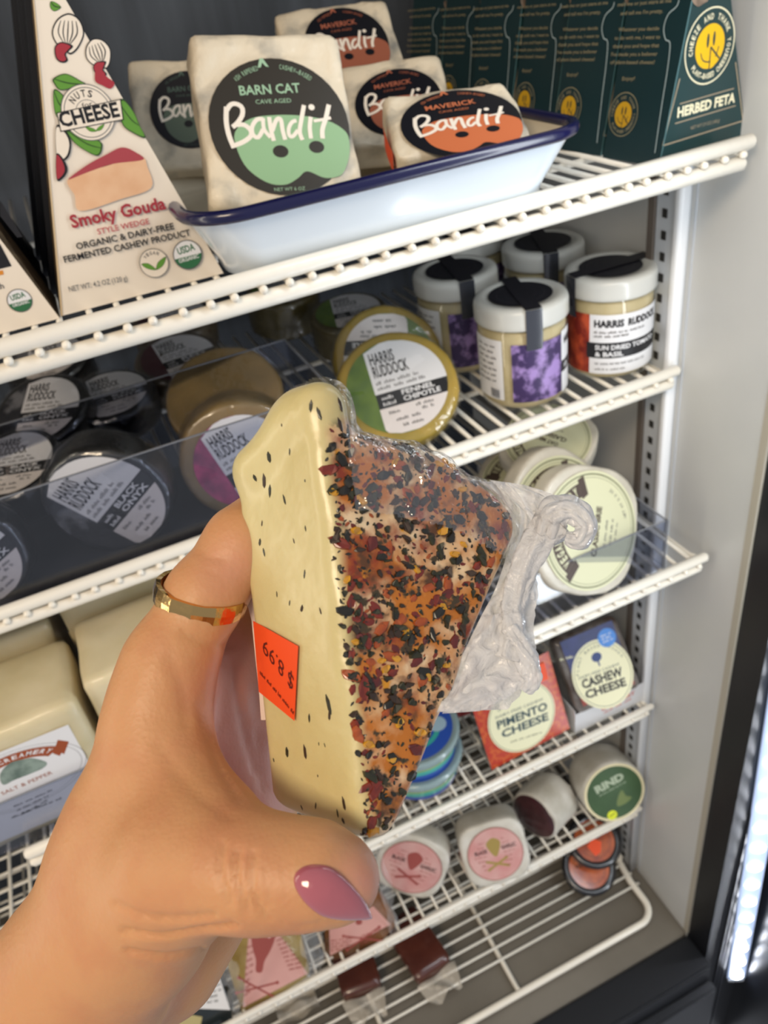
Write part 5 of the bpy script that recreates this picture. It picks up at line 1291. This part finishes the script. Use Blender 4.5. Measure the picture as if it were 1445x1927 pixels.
def in_face(px, py):
    h_ = hit(cbvh, px, py)
    if h_[0] is None: return False
    v = MB @ (np.array(h_[0])-CAM)
    if py < 815-.35*(px-600) and px < 668: return False
    return ((v-A_)@nf_) > -.0035 and ((v-(A_+B_)/2)@ns_) < -.0010
def samples(n, cond, box_, seed):
    q = random.Random(seed); o = []
    while len(o) < n:
        p = (q.uniform(box_[0], box_[2]), q.uniform(box_[1], box_[3]))
        if cond(*p): o.append(p)
    return o
FB = (570, 740, 990, 1600)
for i, (a, b) in enumerate(samples(95, in_face, FB, 1)): place_flake(CM[i % 7], 'chili_flake', a, b, rng.uniform(.5, 1.25), rng.uniform(.9, 1.5))
for i, (a, b) in enumerate(samples(285, in_face, FB, 2)): place_flake(HM[i % 9], 'herb_flake', a, b, rng.choice((.6, .8, .95, 1.1, 1.3)), rng.uniform(.9, 1.6), lift=.0002)
for i, (a, b) in enumerate(samples(26, in_face, FB, 3)): place_flake(SM[i % 3], 'chili_seed', a, b, rng.uniform(.8, 1.2), 1.2)
def stuff(name, metas, pts_, s0, s1, lab):
    V = []; Fc = []; mi = []; mats_ = []
    for i, (a, b) in enumerate(pts_):
        h_ = hit(cbvh, a, b)
        if h_[0] is None: continue
        me = metas[i % len(metas)]; mt = me.materials[0]
        if mt not in mats_: mats_.append(mt)
        z = h_[1]; x = Matrix.Rotation(rng.uniform(0, 6.28), 3, z) @ z.orthogonal().normalized(); y = z.cross(x); s_ = rng.uniform(s0, s1); o = len(V)
        for vv in me.vertices: V.append(h_[0]+(x*vv.co.x*1.4+y*vv.co.y+z*vv.co.z)*s_-Vector(WO.tolist()))
        for p in me.polygons: Fc.append(tuple(i2+o for i2 in p.vertices)); mi.append(mats_.index(mt))
    o = mesh(name, V, Fc, mats_, wd, mi=mi); o['kind'] = 'stuff'; return o
stuff('fine_herb_specks', HM, samples(560, in_face, FB, 4), .22, .5, '')
stuff('fine_chili_specks', CM, samples(150, in_face, FB, 5), .2, .45, '')
SIDE = [(506, 860, 2.2), (497, 905, 2), (508, 925, 1.8), (545, 850, .8), (530, 800, .7), (585, 765, 1.6), (600, 778, 1.5), (640, 762, 1.8), (574, 905, .7), (535, 940, 1.2), (493, 985, .8), (497, 1040, 1.2), (489, 1020, 1.5), (553, 1018, .7), (575, 995, .8), (573, 1080, 1), (568, 1145, 1.6), (545, 1135, .8), (521, 1118, .7), (603, 1150, .9), (480, 900, 1.8),
        (618, 1325, 2.2), (620, 1345, 1.4), (582, 1352, 1.2), (540, 1415, 2), (574, 1415, 1.8), (600, 1400, .5), (611, 1402, .5), (598, 1460, .6), (568, 1520, .8), (594, 1516, .8), (647, 1512, 1.6), (646, 1545, 1.4), (635, 1530, .9), (528, 1555, 1.6), (543, 1553, 1.2), (515, 1430, .8), (640, 800, 2), (655, 815, 1.8)]
for i, (a, b, s_) in enumerate(SIDE): place_flake(DM[i % 3], 'dill_fleck', a, b, s_*.45, 2.6 if i % 4 else 1.5, lift=.00005, along=True)
# orange price sticker bent onto the narrow side
SQ = [(476, 1168), (561, 1216), (554, 1357), (487, 1302)]
def sq_pt(u, v, e):
    a = np.array(SQ[0])*(1-u)+np.array(SQ[1])*u; b = np.array(SQ[3])*(1-u)+np.array(SQ[2])*u; q = a*(1-v)+b*v
    xq = q[0]+4; h_ = hit(cbvh, xq, q[1])
    while h_[0] is None and xq < q[0]+90: xq += 2; h_ = hit(cbvh, xq, q[1])
    p = np.array(h_[0])
    v_ = MB @ (p-CAM); d_ = -v_[2]
    if q[0] < 500: d_ = d_+.00008*(500-q[0])
    return to_world(pc(q[0], q[1], d_-.0007-e))-WO
v, f = quadg(12, 12, lambda a, b: tuple(sq_pt(a, b, 0))); stk = mesh('price_sticker', v, f, mat('sticker_orange', ''), wd, True); stk['label'] = 'bright orange price sticker reading $ 8.99 upside down'
P = Print(Matrix.Identity(4)); P.z = 0
INKX = mat('ink_print', '#5c1408', .5)
P.text('$ 8.99', (.93, .44), (.20, .17), .21, INKX, .0, up=(-.10, 1)); P.words((.96, .93), (.06, .72), .055, INKX, 4)
st = [tuple(sq_pt(min(max(x, 0), 1), min(max(y, 0), 1), .0002)) for x, y, _ in P.v]
so = mesh('price_print', st, P.f, P.m, stk, mi=P.mi)
# pale paper label edge behind the narrow side
v = []; 
for px_, py_, w_ in ((452, 1085, 3), (463, 1120, 7), (476, 1168, 9), (483, 1240, 8), (489, 1300, 6), (492, 1355, 3)):
    v += [to_world(pc(px_-w_*.3, py_, .1975))-WO, to_world(pc(px_+w_+6, py_, .1965))-WO]
mesh('paper_label', v, [(2*i, 2*i+1, 2*i+3, 2*i+2) for i in range(5)], mat('label_backing', '#e6d3c6', .5), wd)
# film over the wedge
def film_nz(V):
    o = np.empty(len(V))
    for i, p in enumerate(V): o[i] = noise.noise(Vector(p)*170)+.6*noise.noise(Vector((p[0]*420, p[1]*160, p[2]*300)))
    return o
keep = np.isin(np.arange(len(CF)), np.nonzero(((rr_n[CF].mean(1) > RC*.5+RA*.5-.016) & (sd[CF].mean(1) < -.006)))[0])
FF = CF[keep]; uniq, inv = np.unique(FF, return_inverse=True); FV = CV[uniq]+CN[uniq]*(.0012+.0010*film_nz(CV[uniq]))[:, None]
WF = film_mat('tight_wrap', clear=True, fac=.17, rough=.13, bump=.9, bscale=190, fres=1.35)
fo = mesh('plastic_film', to_world(FV)-WO, inv.reshape(-1, 4), WF, wd, True)
# gathered, twisted wrap beside the wedge
def bag_mat():
    m = bpy.data.materials.new('gathered_plastic'); m.use_nodes = True; nt = m.node_tree; nt.nodes.clear(); N = nt.nodes.new; L = nt.links.new
    out = N('ShaderNodeOutputMaterial'); mx = N('ShaderNodeMixShader'); t = N('ShaderNodeBsdfTransparent'); g = N('ShaderNodeBsdfPrincipled'); tr = N('ShaderNodeBsdfTranslucent'); m2 = N('ShaderNodeMixShader')
    g.inputs['Base Color'].default_value = lin('#ffffff'); g.inputs['Roughness'].default_value = .2; g.inputs['Coat Weight'].default_value = .8; tr.inputs[0].default_value = lin('#ffffff')
    m2.inputs[0].default_value = .42; L(g.outputs[0], m2.inputs[1]); L(tr.outputs[0], m2.inputs[2]); mx.inputs[0].default_value = .86
    L(t.outputs[0], mx.inputs[1]); L(m2.outputs[0], mx.inputs[2]); L(mx.outputs[0], out.inputs[0])
    tc = N('ShaderNodeTexCoord'); n = N('ShaderNodeTexNoise'); n.inputs['Scale'].default_value = 160; n.inputs['Detail'].default_value = 4; n.inputs['Distortion'].default_value = 1.2; L(tc.outputs['Object'], n.inputs['Vector'])
    bp = N('ShaderNodeBump'); bp.inputs['Strength'].default_value = .8; bp.inputs['Distance'].default_value = .003; L(n.outputs['Fac'], bp.inputs['Height']); L(bp.outputs[0], g.inputs['Normal'])
    return m
BAG = bag_mat()
def sheet(name, Lc, Rc, nu, nv, amp, fr, seed, par=wd):
    a = spline(Lc, nv+1); b = spline(Rc, nv+1); v = []
    for j in range(nv+1):
        for i in range(nu+1):
            u = i/nu; q = a[j]*(1-u)+b[j]*u
            fold = amp*(sin(u*fr*6.28+j*.22+seed)+.5*sin(u*fr*13+j*.5))*sin(pi*min(1, u*1.3+.1))
            fold += amp*.9*noise.noise(Vector((u*6, j*.35, seed)))
            e = (2.2*noise.noise(Vector((j*1.3, seed, 3))) if i == nu else 0)
            v.append(to_world(pc(q[0]+e*2, q[1]+e, q[2]+fold))-WO)
    f = [(j*(nu+1)+i, j*(nu+1)+i+1, (j+1)*(nu+1)+i+1, (j+1)*(nu+1)+i) for j in range(nv) for i in range(nu)]
    return mesh(name, v, f, BAG, par, True)
gw = sheet('gathered_wrap', [(900, 905, .192), (950, 950, .196), (960, 1010, .197), (935, 1100, .193), (900, 1170, .189), (862, 1250, .184), (822, 1340, .178)],
           [(960, 908, .196), (1010, 985, .198), (1003, 1060, .197), (1012, 1110, .195), (1004, 1190, .192), (1012, 1258, .189), (955, 1335, .184)], 26, 60, .0022, 1.3, 2)
sheet('upper_fold', [(920, 903, .193), (960, 935, .195), (1000, 985, .196), (975, 1050, .195), (960, 1110, .194)], [(985, 912, .195), (1055, 940, .195), (1050, 990, .195), (1010, 1060, .194), (1005, 1130, .193)], 16, 40, .0018, 1.1, 5, gw)
sheet('lower_flap', [(905, 1160, .187), (885, 1220, .183), (860, 1290, .179), (832, 1343, .176)], [(975, 1150, .189), (1002, 1230, .187), (985, 1290, .184), (905, 1338, .179)], 20, 34, .0016, .9, 8, gw)
def rope(name, pts_, rads, seed, ridges=5, par=gw):
    q = spline([pc(*p) for p in pts_], 60); rr = np.interp(np.linspace(0, 1, 60), np.linspace(0, 1, len(rads)), rads)
    q = to_world(q)-WO
    v, f = tube_g([tuple(p) for p in q], [r/1000 for r in rr], 30, rnd=lambda i, a: 1+.22*sin(a*ridges+i*.16+seed)+.12*sin(a*11+i*.3)+.10*noise.noise(Vector((cos(a)*2, sin(a)*2, i*.2+seed))), flat=.75)
    return mesh(name, v, f, BAG, par, True)
rope('twisted_rope', [(950, 1240, .185), (962, 1190, .187), (962, 1140, .190), (985, 1070, .192), (1020, 1010, .193), (1050, 980, .192)], [3.0, 3.0, 2.8, 2.9, 3.6, 4.6], 1)
rope('curled_end', [(1030, 1000, .193), (1045, 965, .191), (1080, 962, .189), (1102, 990, .188), (1088, 1018, .188), (1065, 1012, .189)], [4.2, 4.6, 3.6, 2.8, 2.6, 1.6], 4, 6)
rope('lower_knot', [(955, 1180, .186), (985, 1235, .185), (1000, 1275, .184), (985, 1300, .184)], [2.0, 2.6, 2.4, 1.2], 7, 4)
